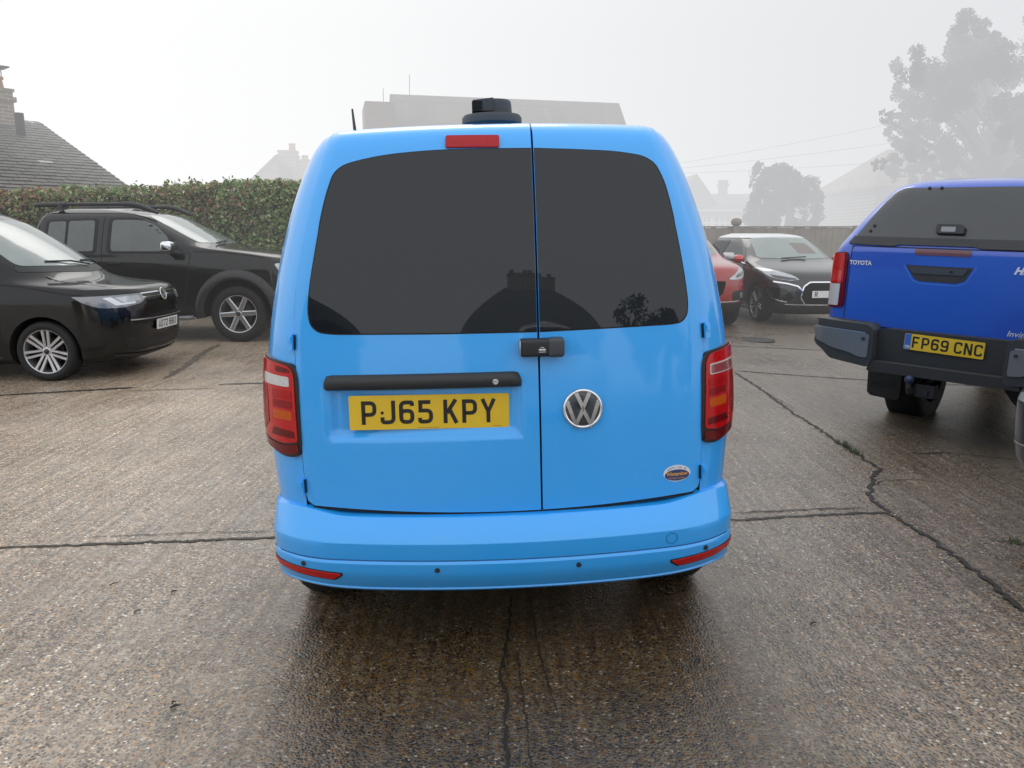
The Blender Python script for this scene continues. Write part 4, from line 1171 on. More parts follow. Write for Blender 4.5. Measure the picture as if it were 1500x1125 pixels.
for s in (-1, 1):
    S = g.side(s)
    drape('side_window', rounded([(-.62, 1.0), (-1.62, .98), (-1.60, 1.36), (-1.28, 1.375), (-.95, 1.27)], [.03, .05, .05, .1, .1], 5), S, SIDE(s), M['glass2'], ds, step=.05, off=.005, rim=.004)
    drape('side_window', rounded([(-1.80, 1.02), (-2.6, 1.08), (-2.45, 1.33), (-1.68, 1.36)], .06, 5), S, SIDE(s), M['glass'], ds, step=.05, off=.005, rim=.004)
    strip('door_gap', [(-.52, .96), (-.55, .6), (-.45, .3)], S, SIDE(s), .008, M['seal'], ds)
    strip('sill_trim', [(-.45, .27), (-2.1, .27)], S, SIDE(s), .025, M['chrome'], ds, .006)
    v, f = lathe_geo([(0, .0001), (.02, .05), (.06, .085), (.11, .095), (.14, .09), (.15, .0001)], 20, 'Z')
    q = Matrix.Translation((-.50, s*.93, 1.03)) @ Matrix.Rotation(rad(-90), 4, 'Y') @ Matrix.Scale(.78, 4, (1, 0, 0)) @ Matrix.Scale(1.15, 4, (0, 1, 0))
    mo = mesh_obj('door_mirror', [q @ p for p in v], f, simple('scarlet_mirror', (.55, .02, .025), .25, coat=1.) if s < 0 else bpy.data.materials['scarlet_mirror'], ds, True); fix_normals(mo)
    v, f = tube_geo([(-.55, s*.91, .97), (-.56, s*.80, .925)], [.02, .028], 8); mesh_obj('mirror_arm', v, f, M['chrome'], mo)
    h = drape('headlight', rounded([(s*.845, .90), (s*.72, .875), (s*.50, .79), (s*.43, .725), (s*.56, .71), (s*.74, .735), (s*.82, .79)], [.01, .03, .05, .02, .03, .04, .04], 4), g.front, FRONT, M['headlamp'], ds, step=.02, off=.008, rim=.01)
    drape('lamp_cluster', rounded([(s*.78, .80), (s*.48, .745), (s*.47, .725), (s*.60, .722), (s*.75, .745)], .02, 4), g.front, FRONT, M['headlamp_dark'], h, step=.02, off=.011, rim=.002)
    strip('daylight_strip', [(s*.835, .62), (s*.815, .52), (s*.78, .43), (s*.70, .39), (s*.60, .37)], g.front, FRONT, .018, M['chrome'], ds, .008)
    strip('grille_wing', [(s*.76, .69), (s*.60, .665), (s*.46, .625), (s*.40, .56)], g.front, FRONT, .022, M['chrome'], ds, .009)
    drape('bumper_inlet', rounded([(s*.79, .60), (s*.74, .43), (s*.58, .385), (s*.50, .43), (s*.62, .58)], .03, 4), g.front, FRONT, M['black'], ds, step=.03, off=.005, rim=.004)
gr2 = drape('grille', rounded([(-.34, .33), (.34, .33), (.42, .45), (.38, .62), (.28, .69), (-.28, .69), (-.38, .62), (-.42, .45)], .03, 4), g.front, FRONT, M['under'], ds, step=.03, off=.006, rim=.004)
strip('grille_frame', rounded([(-.34, .33), (.34, .33), (.42, .45), (.38, .62), (.28, .69), (-.28, .69), (-.38, .62), (-.42, .45), (-.34, .33)], [0]+[.03]*7+[0], 3, False), g.front, FRONT, .02, M['chrome'], gr2, .011)
strip('chin_bar', [(-.62, .335), (0, .325), (.62, .335)], g.front, FRONT, .016, M['chrome'], ds, .009)
plate('number_plate', frame_at(g.front, 0, .50, FRONT, off=.016), 'R', M['white_plate'], M['plate_black'], ds, txoff=-.19)
v, f = tube_geo([g.front(-.35, 1.03)+Vector((.02, 0, .02)), g.front(.1, 1.05)+Vector((.02, 0, .025))], .010, 6); mesh_obj('wiper', v, f, M['plastic'], ds)
drape('screen_sticker', rounded([(.05, 1.12), (.40, 1.12), (.37, 1.29), (.05, 1.30)], .02, 3), g.front, FRONT, simple('faded_pink_card', (.21, .185, .175), .5), ds, step=.05, off=.0075, rim=.001)

# ------------------------------------------------------------------ red crossover behind the van's right flank
r_ = Car(front=[(.62, .20), (.74, .28), (.80, .4), (.82, .55), (.82, .72), (.79, .86), (.72, .94), (.45, 1.0), (.1, 1.05), (-.12, 1.10), (-.34, 1.2), (-.62, 1.33), (-.90, 1.45), (-1.15, 1.52), (-1.5, 1.55)],
         rear=[(-3.1, .2), (-3.25, .5), (-3.2, 1.0), (-3.0, 1.3), (-2.8, 1.5), (-2.6, 1.55)],
         width=[(.76, .2), (.84, .3), (.87, .6), (.87, .85), (.855, .95), (.85, 1.02), (.835, 1.12), (.77, 1.32), (.69, 1.46), (.52, 1.55)],
         cf=tab((.2, .12), (.9, .16), (1.1, .25), (1.5, .15)), bf=tab((.2, .34), (.9, .38), (1.1, .3), (1.5, .2)), af=tab((.2, .48), (.9, .5), (1.1, .35), (1.5, .3)))
REM = Matrix.Translation((2.80, 12.9, 0)) @ Matrix.Rotation(rad(-84), 4, 'Z')
rc = thing('crossover_car', 'bright red crossover car partly hidden behind the right side of the blue van', 'car', REM)
zs = [.2, .24, .3, .4, .48, .55, .64, .72, .8, .86, .91, .94, .97, 1.0, 1.025, 1.05, 1.08, 1.10, 1.15, 1.2, 1.27, 1.33, 1.4, 1.45, 1.49, 1.52, 1.54, 1.55]
r_.body(rc, M['red'], zs, [(0, .32, .375, -1.0, -.56), (0, .32, .375, .56, 1.0), (-2.53, .32, .375, -1.0, -.56), (-2.53, .32, .375, .56, 1.0)])
for x in (0, -2.53):
    for s in (-1, 1): wheel(rc, (x, s*.75, .32), s, R=.328, w=.205, rr=.215, spokes=5, twist=.2)
drape('windscreen', rounded([(-.70, 1.125), (0, 1.11), (.70, 1.125), (.58, 1.48), (0, 1.51), (-.58, 1.48)], [.05, .1, .05, .06, .1, .06], 5), r_.front, FRONT, M['screen'], rc, step=.05, off=.006, rim=.01)
for s in (-1, 1):
    S = r_.side(s)
    drape('side_window', rounded([(-.62, 1.06), (-1.62, 1.04), (-1.60, 1.44), (-1.3, 1.45)], [.03, .05, .05, .1], 5), S, SIDE(s), M['glass2'], rc, step=.05, off=.005, rim=.004)
    h = drape('headlight', rounded([(s*.845, .92), (s*.74, .94), (s*.58, .84), (s*.46, .765), (s*.62, .755), (s*.80, .79)], [.02, .03, .05, .02, .03, .04], 4), r_.front, FRONT, M['headlamp'], rc, step=.02, off=.008, rim=.01)
    drape('lamp_cluster', rounded([(s*.80, .885), (s*.62, .83), (s*.60, .785), (s*.77, .81)], .02, 4), r_.front, FRONT, M['headlamp_dark'], h, step=.02, off=.011, rim=.002)
    fl = drape('fog_lamp_housing', rounded([(s*.85, .60), (s*.55, .58), (s*.55, .43), (s*.83, .43)], .04, 4), r_.front, FRONT, M['plastic'], rc, step=.03, off=.006, rim=.006)
    disc_on('fog_lamp', r_.front, s*.72, .52, .045, M['headlamp'], fl, .012, out=FRONT)
    strip('bumper_trim', [(s*.83, .44), (s*.6, .425), (s*.3, .42)], r_.front, FRONT, .02, M['chrome'], rc, .009)
    v, f = box_geo((-.55, s*.95, 1.08), (.13, .2, .14)); mo = mesh_obj('door_mirror', v, f, M['alloy'], rc)
    bm = bmesh.new(); bm.from_mesh(mo.data); bmesh.ops.bevel(bm, geom=list(bm.edges), offset=.045, segments=3, profile=.5, affect='EDGES'); bm.to_mesh(mo.data); bm.free(); fix_normals(mo); auto_smooth(mo, 60)
drape('skirt', rounded([(-.80, .22), (.80, .22), (.83, .40), (-.83, .40)], .03, 3), r_.front, FRONT, M['plastic'], rc, step=.05, off=.005, rim=.004)
drape('grille', rounded([(-.36, .52), (.36, .52), (.42, .74), (-.42, .74)], .05, 4), r_.front, FRONT, M['under'], rc, step=.04, off=.005, rim=.004)
disc_on('badge', r_.front, 0, .82, .055, M['chrome'], rc, .01, out=FRONT)
#PART4
# ------------------------------------------------------------------ blue pickup with a hard top (rear view)
def truck_matrix(ox, oy, psi, roll, dz=0.):
    return Matrix.Translation((ox, oy, dz)) @ Matrix.Rotation(rad(90)-psi, 4, 'Z') @ Matrix.Rotation(roll, 4, 'X')
HM = truck_matrix(3.0-.06*.707, 5.35+.06*.707, rad(45), rad(1.5))
hx = thing('pickup_truck', 'royal blue pickup with a blue hard top and yellow rear number plate', 'pickup truck', HM)
U = lambda l: [(-(a+.06), b) for a, b in l]          # lateral (to the right) -> y (to the left)
h = Car(front=[(4.0, .45), (4.15, .6), (4.2, .9), (4.1, 1.05), (3.85, 1.14), (3.2, 1.2), (2.95, 1.28), (2.5, 1.55), (2.2, 1.72), (1.9, 1.79), (1.5, 1.818)],
        rear=[(.02, .45), (.0, .6), (.0, 1.0), (.0, 1.30), (.012, 1.345), (.03, 1.40), (.075, 1.55), (.13, 1.70), (.16, 1.755), (.22, 1.79), (.38, 1.818)],
        width=[(.80, .45), (.835, .62), (.85, .85), (.845, 1.1), (.835, 1.28), (.815, 1.34), (.785, 1.40), (.690, 1.55), (.592, 1.68), (.540, 1.745), (.46, 1.79), (.34, 1.818)],
        cf=.15, bf=.3, af=.35, cr=tab((.5, .03), (1.3, .03), (1.5, .05), (1.8, .06)), br=tab((.5, .10), (1.25, .10), (1.4, .12), (1.8, .14)), ar=tab((.5, .11), (1.3, .11), (1.4, .14), (1.8, .18)))
zs = [.57, .6, .65, .7, .8, .9, 1.0, 1.1, 1.2, 1.28, 1.31, 1.34, 1.37, 1.40, 1.45, 1.5, 1.55, 1.6, 1.65, 1.68, 1.71, 1.735, 1.755, 1.775, 1.79, 1.802, 1.812, 1.818]
h.body(hx, M['blue'], zs, [(1.05, .36, .46, -1.1, -.5), (1.05, .36, .46, .5, 1.1), (3.9-.25, .36, .46, -1.1, -.5), (3.65, .36, .46, .5, 1.1)], crown=0.)
for x in (1.05, 3.65):
    for s in (-1, 1): wheel(hx, (x, s*(.46 if s > 0 else .70), .29 if s > 0 else .335), s, R=.385, w=.27, rr=.225, spokes=6, style='single', mat=M['alloy'])
v, f = box_geo((2.0, 0, .50), (3.6, 1.1, .12)); mesh_obj('underbody', v, f, M['under'], hx)
Sg = h.back
gate = drape('tailgate', rounded(U([(-.752, .765), (.63, .765), (.63, 1.325), (-.742, 1.325)]), .02, 3), lambda y, z: Sg(y, z)+Vector((.012*sstep(.03, .0, abs(z-1.02))*0, 0, 0)), BACK, M['blue'], hx, step=.03, off=.012, rim=.016)
for l in (U([(-.757, .765), (-.748, 1.328)]), U([(.636, .765), (.636, 1.33)]), U([(-.752, 1.331), (.63, 1.331)])): strip('panel_gap', l, Sg, BACK, .010, M['seal'], hx, .003)
# hard top rear window and its black lower rail
glass = drape('window', rounded(U([(-.770, 1.352), (.650, 1.352), (.45, 1.69), (.38, 1.742), (-.50, 1.742), (-.57, 1.69)]), [.02, .02, .08, .06, .06, .08], 5), Sg, BACK, M['canopy_glass'], hx, step=.04, off=.010, rim=.008)
drape('window_rail', rounded(U([(-.785, 1.345), (-.46, 1.337), (-.42, 1.349), (.06, 1.349), (.10, 1.337), (.665, 1.337), (.640, 1.40), (-.752, 1.40)]), .008, 3), Sg, BACK, simple('rail_black', (.020, .021, .024), .35), glass, step=.04, off=.013, rim=.004)
for (a, b) in ((-.625, 1.475), (-.645, 1.438), (-.31, 1.738), (-.23, 1.738), (.42, 1.72)):
    disc_on('bolt', Sg, -(a+.06), b, .011, M['seal'], glass, .013, out=BACK)
m = frame_at(Sg, -(-.105+.06), 1.455, BACK, off=.02)
lv = rounded([(-.088, -.028), (.088, -.030), (.088, .018), (.062, .034), (-.088, .034)], .008, 3); k = len(lv)
V = [m @ Vector((a, b, .022)) for a, b in lv]+[m @ Vector((a, b, -.012)) for a, b in lv]
F = [list(range(k))]+[[i, k+i, k+(i+1) % k, (i+1) % k] for i in range(k)]
lever = mesh_obj('lever_handle', V, F, M['plastic'], hx)
bx = rounded([(-.055, -.018), (.035, -.018), (.035, .016), (-.055, .016)], .006, 3)
mesh_obj('lever_paddle', [m @ Vector((a, b, .0235)) for a, b in bx], [list(range(len(bx)))], M['steel'], lever)
# brake strip, gate handle
drape('brake_light', rounded(U([(-.300, 1.287), (.045, 1.287), (.048, 1.322), (-.306, 1.322)]), .006, 3), Sg, BACK, simple('dull_brake_lens', (.13, .035, .035), .3, coat=.6), hx, step=.03, off=.018, rim=.006)
gh = drape('gate_handle', rounded(U([(-.355, 1.216), (-.29, 1.125), (-.255, 1.108), (-.02, 1.105), (.03, 1.125), (.075, 1.214)]), .008, 3), Sg, BACK, M['plastic'], hx, step=.03, off=.014, rim=.004)
drape('gate_paddle', rounded(U([(-.33, 1.206), (-.295, 1.16), (.02, 1.16), (.045, 1.204)]), .008, 3), Sg, BACK, simple('paddle_grey', (.05, .053, .06), .35), gh, step=.03, off=.022, rim=.008)
disc_on('key_lock', Sg, -(-.055+.06), 1.182, .009, M['seal'], gh, .0235, out=BACK)
strip('gate_rim', U([(-.37, 1.222), (-.30, 1.112), (-.25, 1.093), (-.02, 1.09), (.04, 1.112), (.092, 1.222)]), Sg, BACK, .010, simple('paint_edge', (.05, .15, .62), .3, coat=1.), gh, .0135)
text_on('lettering', frame_at(Sg, -(-.672+.06), 1.213, BACK, off=.013), 'TOYOTA', .042, M['letter'], hx, .0015, 0, 1., .002, .93)
text_on('lettering', frame_at(Sg, -(.405+.06), 1.208, BACK, off=.013), 'HILUX', .062, M['letter'], hx, .003, .35, 1.05, .002, 1.05)
text_on('lettering', frame_at(Sg, -(.42+.06), .803, BACK, off=.013), 'Invincible', .052, M['letter'], hx, .0004, .3, 1.05, .002)
# tail lights
for s in (-1, 1):
    mir = (lambda l: U(l)) if s < 0 else (lambda l: [(-a, b) for a, b in U(l)])
    b0 = drape('tail_light', rounded(mir([(-.905, 1.272), (-.78, 1.290), (-.768, 1.24), (-.770, .90), (-.785, .880), (-.905, .872)]), [.01, .02, .01, .01, .01, .01], 3), Sg, BACK, M['lens_dark'], hx, step=.02, off=.016, rim=.02)
    drape('lens', rounded(mir([(-.905, 1.265), (-.79, 1.282), (-.786, 1.07), (-.80, 1.055), (-.905, 1.055)]), .006, 3), Sg, BACK, M['lens_red'], b0, step=.02, off=.02, rim=.003)
    drape('lens', rounded(mir([(-.905, 1.14), (-.80, 1.15), (-.80, 1.075), (-.905, 1.068)]), .006, 3), Sg, BACK, simple('bright_red_lens', (.55, .01, .012), .1, coat=1., noise=.35, nscale=40) if s < 0 else bpy.data.materials['bright_red_lens'], b0, step=.02, off=.0215, rim=.002)
    drape('clear_lens', rounded(mir([(-.905, 1.05), (-.805, 1.052), (-.808, .892), (-.905, .888)]), .006, 3), Sg, BACK, M['lens_white'], b0, step=.02, off=.020, rim=.003)
# step bumper: corner pieces, plated inserts, recessed centre
def bslab(name, poly, y_off, rim, mat, parent, step=.04, r=.02):
    # poly in (lateral right, z); slab standing y_off behind the gate with depth rim
    def S(y, z):
        q = max(0., abs(y)-.56); return Vector((h.xr(min(.78, abs(y)), .8)*.6+.55*q*q, y, z))
    return drape(name, rounded(U(poly), r, 4), S, BACK, mat, parent, step=step, off=y_off, rim=rim)
bc = bslab('rear_bumper', [(-.50, .50), (.46, .50), (.44, .72), (.40, .765), (-.42, .765), (-.47, .73)], .09, .09, M['plastic'], hx)
bslab('bumper_step', [(-.49, .46), (.47, .46), (.44, .535), (-.465, .535)], .165, .16, M['plastic'], bc)
for s in (-1, 1):
    fl = (lambda l: l) if s < 0 else (lambda l: [(-.10-a, b) for a, b in l])
    bslab('bumper_corner', fl([(-.845, .800), (-.835, .61), (-.74, .515), (-.475, .485), (-.455, .55), (-.465, .76), (-.50, .790)]), .175, .20, M['plastic_grey'], bc, r=.025)
    ins = bslab('bumper_insert', fl([(-.840, .735), (-.825, .64), (-.735, .60), (-.60, .575), (-.55, .555), (-.485, .552), (-.485, .715), (-.51, .725)]), .185, .012, M['steel'], bc, r=.02)
    strip('insert_edge', U(fl([(-.835, .742), (-.51, .731)])), lambda y, z: Vector((h.xr(min(.78, abs(y)), .8)*.6+.55*max(0., abs(y)-.56)**2, y, z)), BACK, .008, M['alloy'], ins, .187)
    yy = -(-.525+.06) if s < 0 else -(.425+.06)
    disc_on('parking_sensor', lambda y, z: Vector((.0, y, z)), yy, .688, .012, M['plastic'], ins, .188, out=BACK)
S0 = lambda y, z: Vector((-.10, y, z))
pmh = frame_at(S0, -(-.022+.06), .690, BACK, off=.004)
pmh = pmh @ Matrix.Rotation(rad(-1.2), 4, 'Z')
pp = plate('number_plate', pmh, 'FP69 CNC', M['yellow_plate'], M['plate_black'], hx, w=.50, hgt=.111, txoff=.021)
for mt, (x0, x1, y0, y1), l in ((M['plate_blue'], (-.248, -.206, -.0535, .0535), .0034),):
    mesh_obj('blue_band', [pmh @ Vector(p) for p in ((x0, y0, l), (x1, y0, l), (x1, y1, l), (x0, y1, l))], [[0, 1, 2, 3]], mt, pp)
text_on('band_letters', pmh @ Matrix.Translation((-.227, -.036, 0)), 'GB', .026, M['sticker_white'], pp, .0005, 0, 1., .0038)
# tow ball and flaps
v, f = lathe_geo([(.03*math.sin(rad(-90+12*i)), max(.0001, .03*math.cos(rad(-90+12*i)))) for i in range(16)], 20, 'Z', (-.20, .12, .445))
tb = mesh_obj('tow_ball', v, f, M['ball_blue'], hx, True); fix_normals(tb)
V, F = join([tube_geo([(-.20, .12, .43), (-.20, .12, .39), (-.17, .12, .355), (-.02, .12, .345), (.2, .12, .40)], [.018, .018, .022, .025, .03], 8), box_geo((-.05, .045, .36), (.10, .12, .09)), box_geo((-.11, .03, .35), (.05, .03, .03))])
mesh_obj('tow_bar', V, F, M['plastic'], tb)
fo = rounded(U([(-.737, .40), (-.47, .42), (-.485, .145), (-.51, .125), (-.71, .135), (-.735, .16)]), .03, 4)
flap = drape('mud_flap', fo, lambda y, z: Vector((.55+.1*(.4-z), y, z)), BACK, simple('flap_rubber', (.030, .031, .032), .5, bump=.2, bscale=300), hx, step=.06, off=.0, rim=.012)
text_on('lettering', frame_at(lambda y, z: Vector((.55+.1*(.4-z), y, z)), -(-.61+.06), .235, BACK, off=.002), 'HILUX', .062, simple('embossed_rubber', (.014, .014, .014), .5), flap, .001, 0, 1.1)
fo = rounded(U([(.20, .40), (.62, .42), (.62, .235), (.36, .215), (.30, .26)]), .03, 4)
drape('mud_flap', fo, lambda y, z: Vector((.50, y, z)), BACK, bpy.data.materials['flap_rubber'], hx, step=.06, off=.0, rim=.012)
v, f = tube_geo([(.12, -.42, .48), (.11, -.42, .41)], .012, 6); mesh_obj('wiring_socket', v, f, M['plastic'], hx)

# ------------------------------------------------------------------ slate vehicle cut by the right edge
KM = truck_matrix(2.735, 2.86, rad(60), rad(0))
kx = thing('estate_car', 'slate grey car at the right edge showing only its left rear lamp and bumper corner', 'car', KM)
e = Car(front=[(3.9, .30), (4.0, .5), (3.95, .9), (3.1, 1.0), (2.7, 1.1), (2.1, 1.4), (1.8, 1.46)],
        rear=[(.02, .30), (-.02, .40), (-.03, .66), (-.01, .70), (.0, .74), (.02, 1.0), (.04, 1.16), (.20, 1.30), (.36, 1.43), (.55, 1.46)],
        width=[(.80, .30), (.845, .40), (.86, .60), (.855, .70), (.845, .74), (.845, .95), (.84, 1.16), (.78, 1.22), (.66, 1.28), (.60, 1.40), (.5, 1.46)],
        cf=.15, bf=.35, af=.4, cr=.05, br=.13, ar=.13)
zs = [.30, .35, .40, .5, .6, .66, .68, .70, .74, .8, .9, 1.0, 1.06, 1.12, 1.16, 1.19, 1.22, 1.25, 1.3, 1.35, 1.4, 1.43, 1.46]
e.body(kx, M['grey_metal2'], zs, [(.95, .31, .37, -1.1, -.55), (.95, .31, .37, .55, 1.1), (3.3, .31, .37, -1.1, -.55), (3.3, .31, .37, .55, 1.1)])
for x in (.95, 3.3):
    for s in (-1, 1): wheel(kx, (x, s*.73, .30), s, R=.32, w=.2, rr=.215, spokes=5)
drape('rear_window', rounded([(-.62, 1.15), (.62, 1.15), (.54, 1.40), (-.54, 1.40)], .06, 4), e.back, BACK, M['glass'], kx, step=.05, off=.005, rim=.004)
for s in (-1, 1):
    S = e.back; q = lambda l: [(s*a, b) for a, b in l]
    t0 = drape('tail_light', rounded(q([(.839, 1.19), (.70, 1.20), (.69, .80), (.843, .785)]), .02, 4), S, BACK, M['lens_dark'], kx, step=.02, off=.012, rim=.012)
    drape('lens', rounded(q([(.836, 1.18), (.71, 1.19), (.705, 1.075), (.838, 1.07)]), .01, 3), S, BACK, M['lens_red'], t0, step=.02, off=.016, rim=.003)
    drape('clear_lens', rounded(q([(.839, 1.06), (.705, 1.065), (.70, .845), (.841, .835)]), .01, 3), S, BACK, M['lens_white'], t0, step=.02, off=.016, rim=.003)
    strip('bumper_line', [(s*.82, .47), (s*.6, .46), (s*.1, .46)], S, BACK, .010, M['alloy'], kx, .004)
    strip('bumper_top', [(s*.853, .685), (s*.6, .685), (0, .685)], S, BACK, .035, M['steel'], kx, .004)
#PART5
# ================================================================== vegetation
def col_mesh(name, V, F, C, mat, parent=None):
    o = mesh_obj(name, V, F, mat, parent)
    a = o.data.attributes.new('leaf_tone', 'FLOAT_COLOR', 'FACE')
    flat = []
    for c in C: flat += [c[0], c[1], c[2], 1.]
    a.data.foreach_set('color', flat)
    return o
def leaf_mat(name, rough=.45):
    m, t, b = new_mat(name)
    at = t.nodes.new('ShaderNodeAttribute'); at.attribute_name = 'leaf_tone'
    t.links.new(at.outputs['Color'], b.inputs['Base Color']); b.inputs['Roughness'].default_value = rough
    tr = t.nodes.new('ShaderNodeBsdfTranslucent'); t.links.new(at.outputs['Color'], tr.inputs[0])
    ms = t.nodes.new('ShaderNodeMixShader'); ms.inputs[0].default_value = .25
    out = t.nodes['Material Output']; t.links.new(b.outputs[0], ms.inputs[1]); t.links.new(tr.outputs[0], ms.inputs[2]); t.links.new(ms.outputs[0], out.inputs[0])
    return m
M['leaf'] = leaf_mat('leaves')
M['bark'] = simple('bark', (.06, .05, .04), .9, noise=.4, nscale=12, bump=.6, bscale=40)
def leaf_quad(V, F, p, n, s, r, asp=.6):
    n = n.normalized(); a = n.cross(Vector((r.uniform(-1, 1), r.uniform(-1, 1), r.uniform(-1, 1)))); 
    if a.length < 1e-4: a = Vector((1, 0, 0))
    a.normalize(); b = n.cross(a); k = len(V)
    V += [p-a*s, p+b*s*asp+n*s*.15, p+a*s, p-b*s*asp+n*s*.15]; F.append([k, k+1, k+2, k+3])
def rdir(r):
    while True:
        v = Vector((r.uniform(-1, 1), r.uniform(-1, 1), r.uniform(-1, 1)))
        if .05 < v.length < 1: return v.normalized()
def crown(blobs, per, size, tones, seed, parent, name='crown'):
    r = random.Random(seed); V = []; F = []; C = []
    for (x, y, z, R) in blobs:
        sub = [(rdir(r)*R*r.uniform(.35, .95), R*r.uniform(.22, .5)) for _ in range(9)]
        for _ in range(int(per*R*R)):
            d, q = r.choice(sub)
            p = d+rdir(r)*q*(r.random()**.45)
            P = Vector((x, y, z))+p; P.z -= 0
            leaf_quad(V, F, P, (p.normalized()+rdir(r)*.9), size*r.uniform(.6, 1.3), r)
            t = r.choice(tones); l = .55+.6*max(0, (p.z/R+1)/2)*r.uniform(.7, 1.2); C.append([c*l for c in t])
    return col_mesh(name, V, F, C, M['leaf'], parent)
def branches(base, forks, parent, seed, r0=.28, name='trunk'):
    r = random.Random(seed); parts = []
    base = Vector(base); top = base+Vector((.2, .1, 2.6))
    parts.append(tube_geo([base-Vector((0, 0, .2)), base+Vector((.05, 0, .6)), base+Vector((.1, .05, 1.6)), top], [r0*1.3, r0, r0*.85, r0*.7], 10))
    for f in forks:
        f = Vector(f); mid = top.lerp(f, .5)+Vector((r.uniform(-.4, .4), r.uniform(-.3, .3), r.uniform(.1, .6))); q = top.lerp(mid, .5)+Vector((r.uniform(-.15, .15), 0, .1))
        R = r0*.42
        parts.append(tube_geo([top-Vector((0, 0, .3)), q, mid, mid.lerp(f, .6)+Vector((0, 0, r.uniform(-.1, .2))), f], [R, R*.8, R*.55, R*.35, R*.12], 6))
        for _ in range(3):
            e_ = f+rdir(r)*.25; parts.append(tube_geo([mid.lerp(f, r.uniform(.2, .8)), mid.lerp(e_, .7), e_], [R*.3, R*.2, R*.05], 5))
    V, F = join(parts); o = mesh_obj(name, V, F, M['bark'], parent, True); return o
CAMZ, HF, HYY = 1.42, 1150., 346.
TH = math.atan((562.5-HYY)/HF)
def sight(px, py, Y):
    u = (px-750)/HF; v = (562.5-py)/HF; dy = math.cos(TH)+v*math.sin(TH); dz = -math.sin(TH)+v*math.cos(TH)
    return Vector((u*Y/dy, Y, CAMZ+dz*Y/dy))

# big tree on the right: clumps measured off the photo at its distance
rt = random.Random(3)
cl = [(1416, 36, 20), (1402, 62, 24), (1440, 58, 20), (1390, 88, 26), (1432, 92, 36), (1474, 96, 34), (1344, 102, 24), (1313, 100, 12), (1372, 118, 30), (1405, 132, 44), (1452, 136, 44), (1494, 140, 36), (1322, 140, 17), (1352, 142, 26), (1338, 168, 18), (1297, 172, 9), (1312, 176, 12),
      (1326, 196, 22), (1352, 192, 22), (1400, 172, 34), (1440, 176, 38), (1486, 186, 40), (1308, 212, 11), (1322, 228, 20), (1346, 226, 18), (1288, 240, 9), (1306, 250, 15), (1398, 222, 30), (1440, 232, 34), (1488, 238, 40), (1360, 250, 24), (1420, 262, 32), (1470, 270, 40), (1525, 205, 40), (1528, 150, 36), (1530, 250, 40)]
blobs = []
for px, py, R in cl:
    Y = 31+rt.uniform(-2., 2.); p = sight(px, py, Y); blobs.append((p.x, p.y, p.z, R*Y/HF*1.12))
tr = thing('tree', 'tall leafy tree fading into the fog above the blue pickup', 'tree')
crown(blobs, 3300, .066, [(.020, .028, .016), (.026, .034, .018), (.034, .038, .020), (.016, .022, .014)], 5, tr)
branches((18.8, 31, 0), [blobs[i][:3] for i in (0, 3, 6, 9, 13, 17, 20, 23, 26, 28, 31, 11, 15, 33)], tr, 2, .34)
tr2 = thing('tree', 'tree whose outer leaves just enter the picture at the far right edge', 'tree')
b2 = []
for px, py, R in ((1528, 25, 32), (1524, 62, 26), (1560, 60, 60), (1570, 130, 70), (1600, 20, 60), (1620, 200, 80)):
    p = sight(px, py, 33); b2.append((p.x, p.y, p.z, R*33/HF))
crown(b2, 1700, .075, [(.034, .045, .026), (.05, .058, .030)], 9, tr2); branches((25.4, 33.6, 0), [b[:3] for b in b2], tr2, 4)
# clipped conical evergreen by the cottage
ev = thing('evergreen_tree', 'dense rounded evergreen standing in front of the white cottage in the mist', 'tree')
b3 = []
for px, py, R in ((1113, 252, 12), (1112, 275, 15), (1116, 300, 20), (1112, 325, 18), (1140, 262, 20), (1160, 252, 14), (1150, 285, 28), (1180, 270, 14), (1176, 300, 24), (1188, 325, 18), (1150, 320, 30), (1128, 255, 14), (1145, 246, 10)):
    p = sight(px, py, 31+rt.uniform(-.5, .5)); b3.append((p.x, p.y, p.z, R*31/HF*1.3))
crown(b3, 3600, .06, [(.035, .045, .028), (.045, .055, .034)], 12, ev); branches((10.6, 31, 0), [b[:3] for b in b3[:6]], ev, 6, .2)

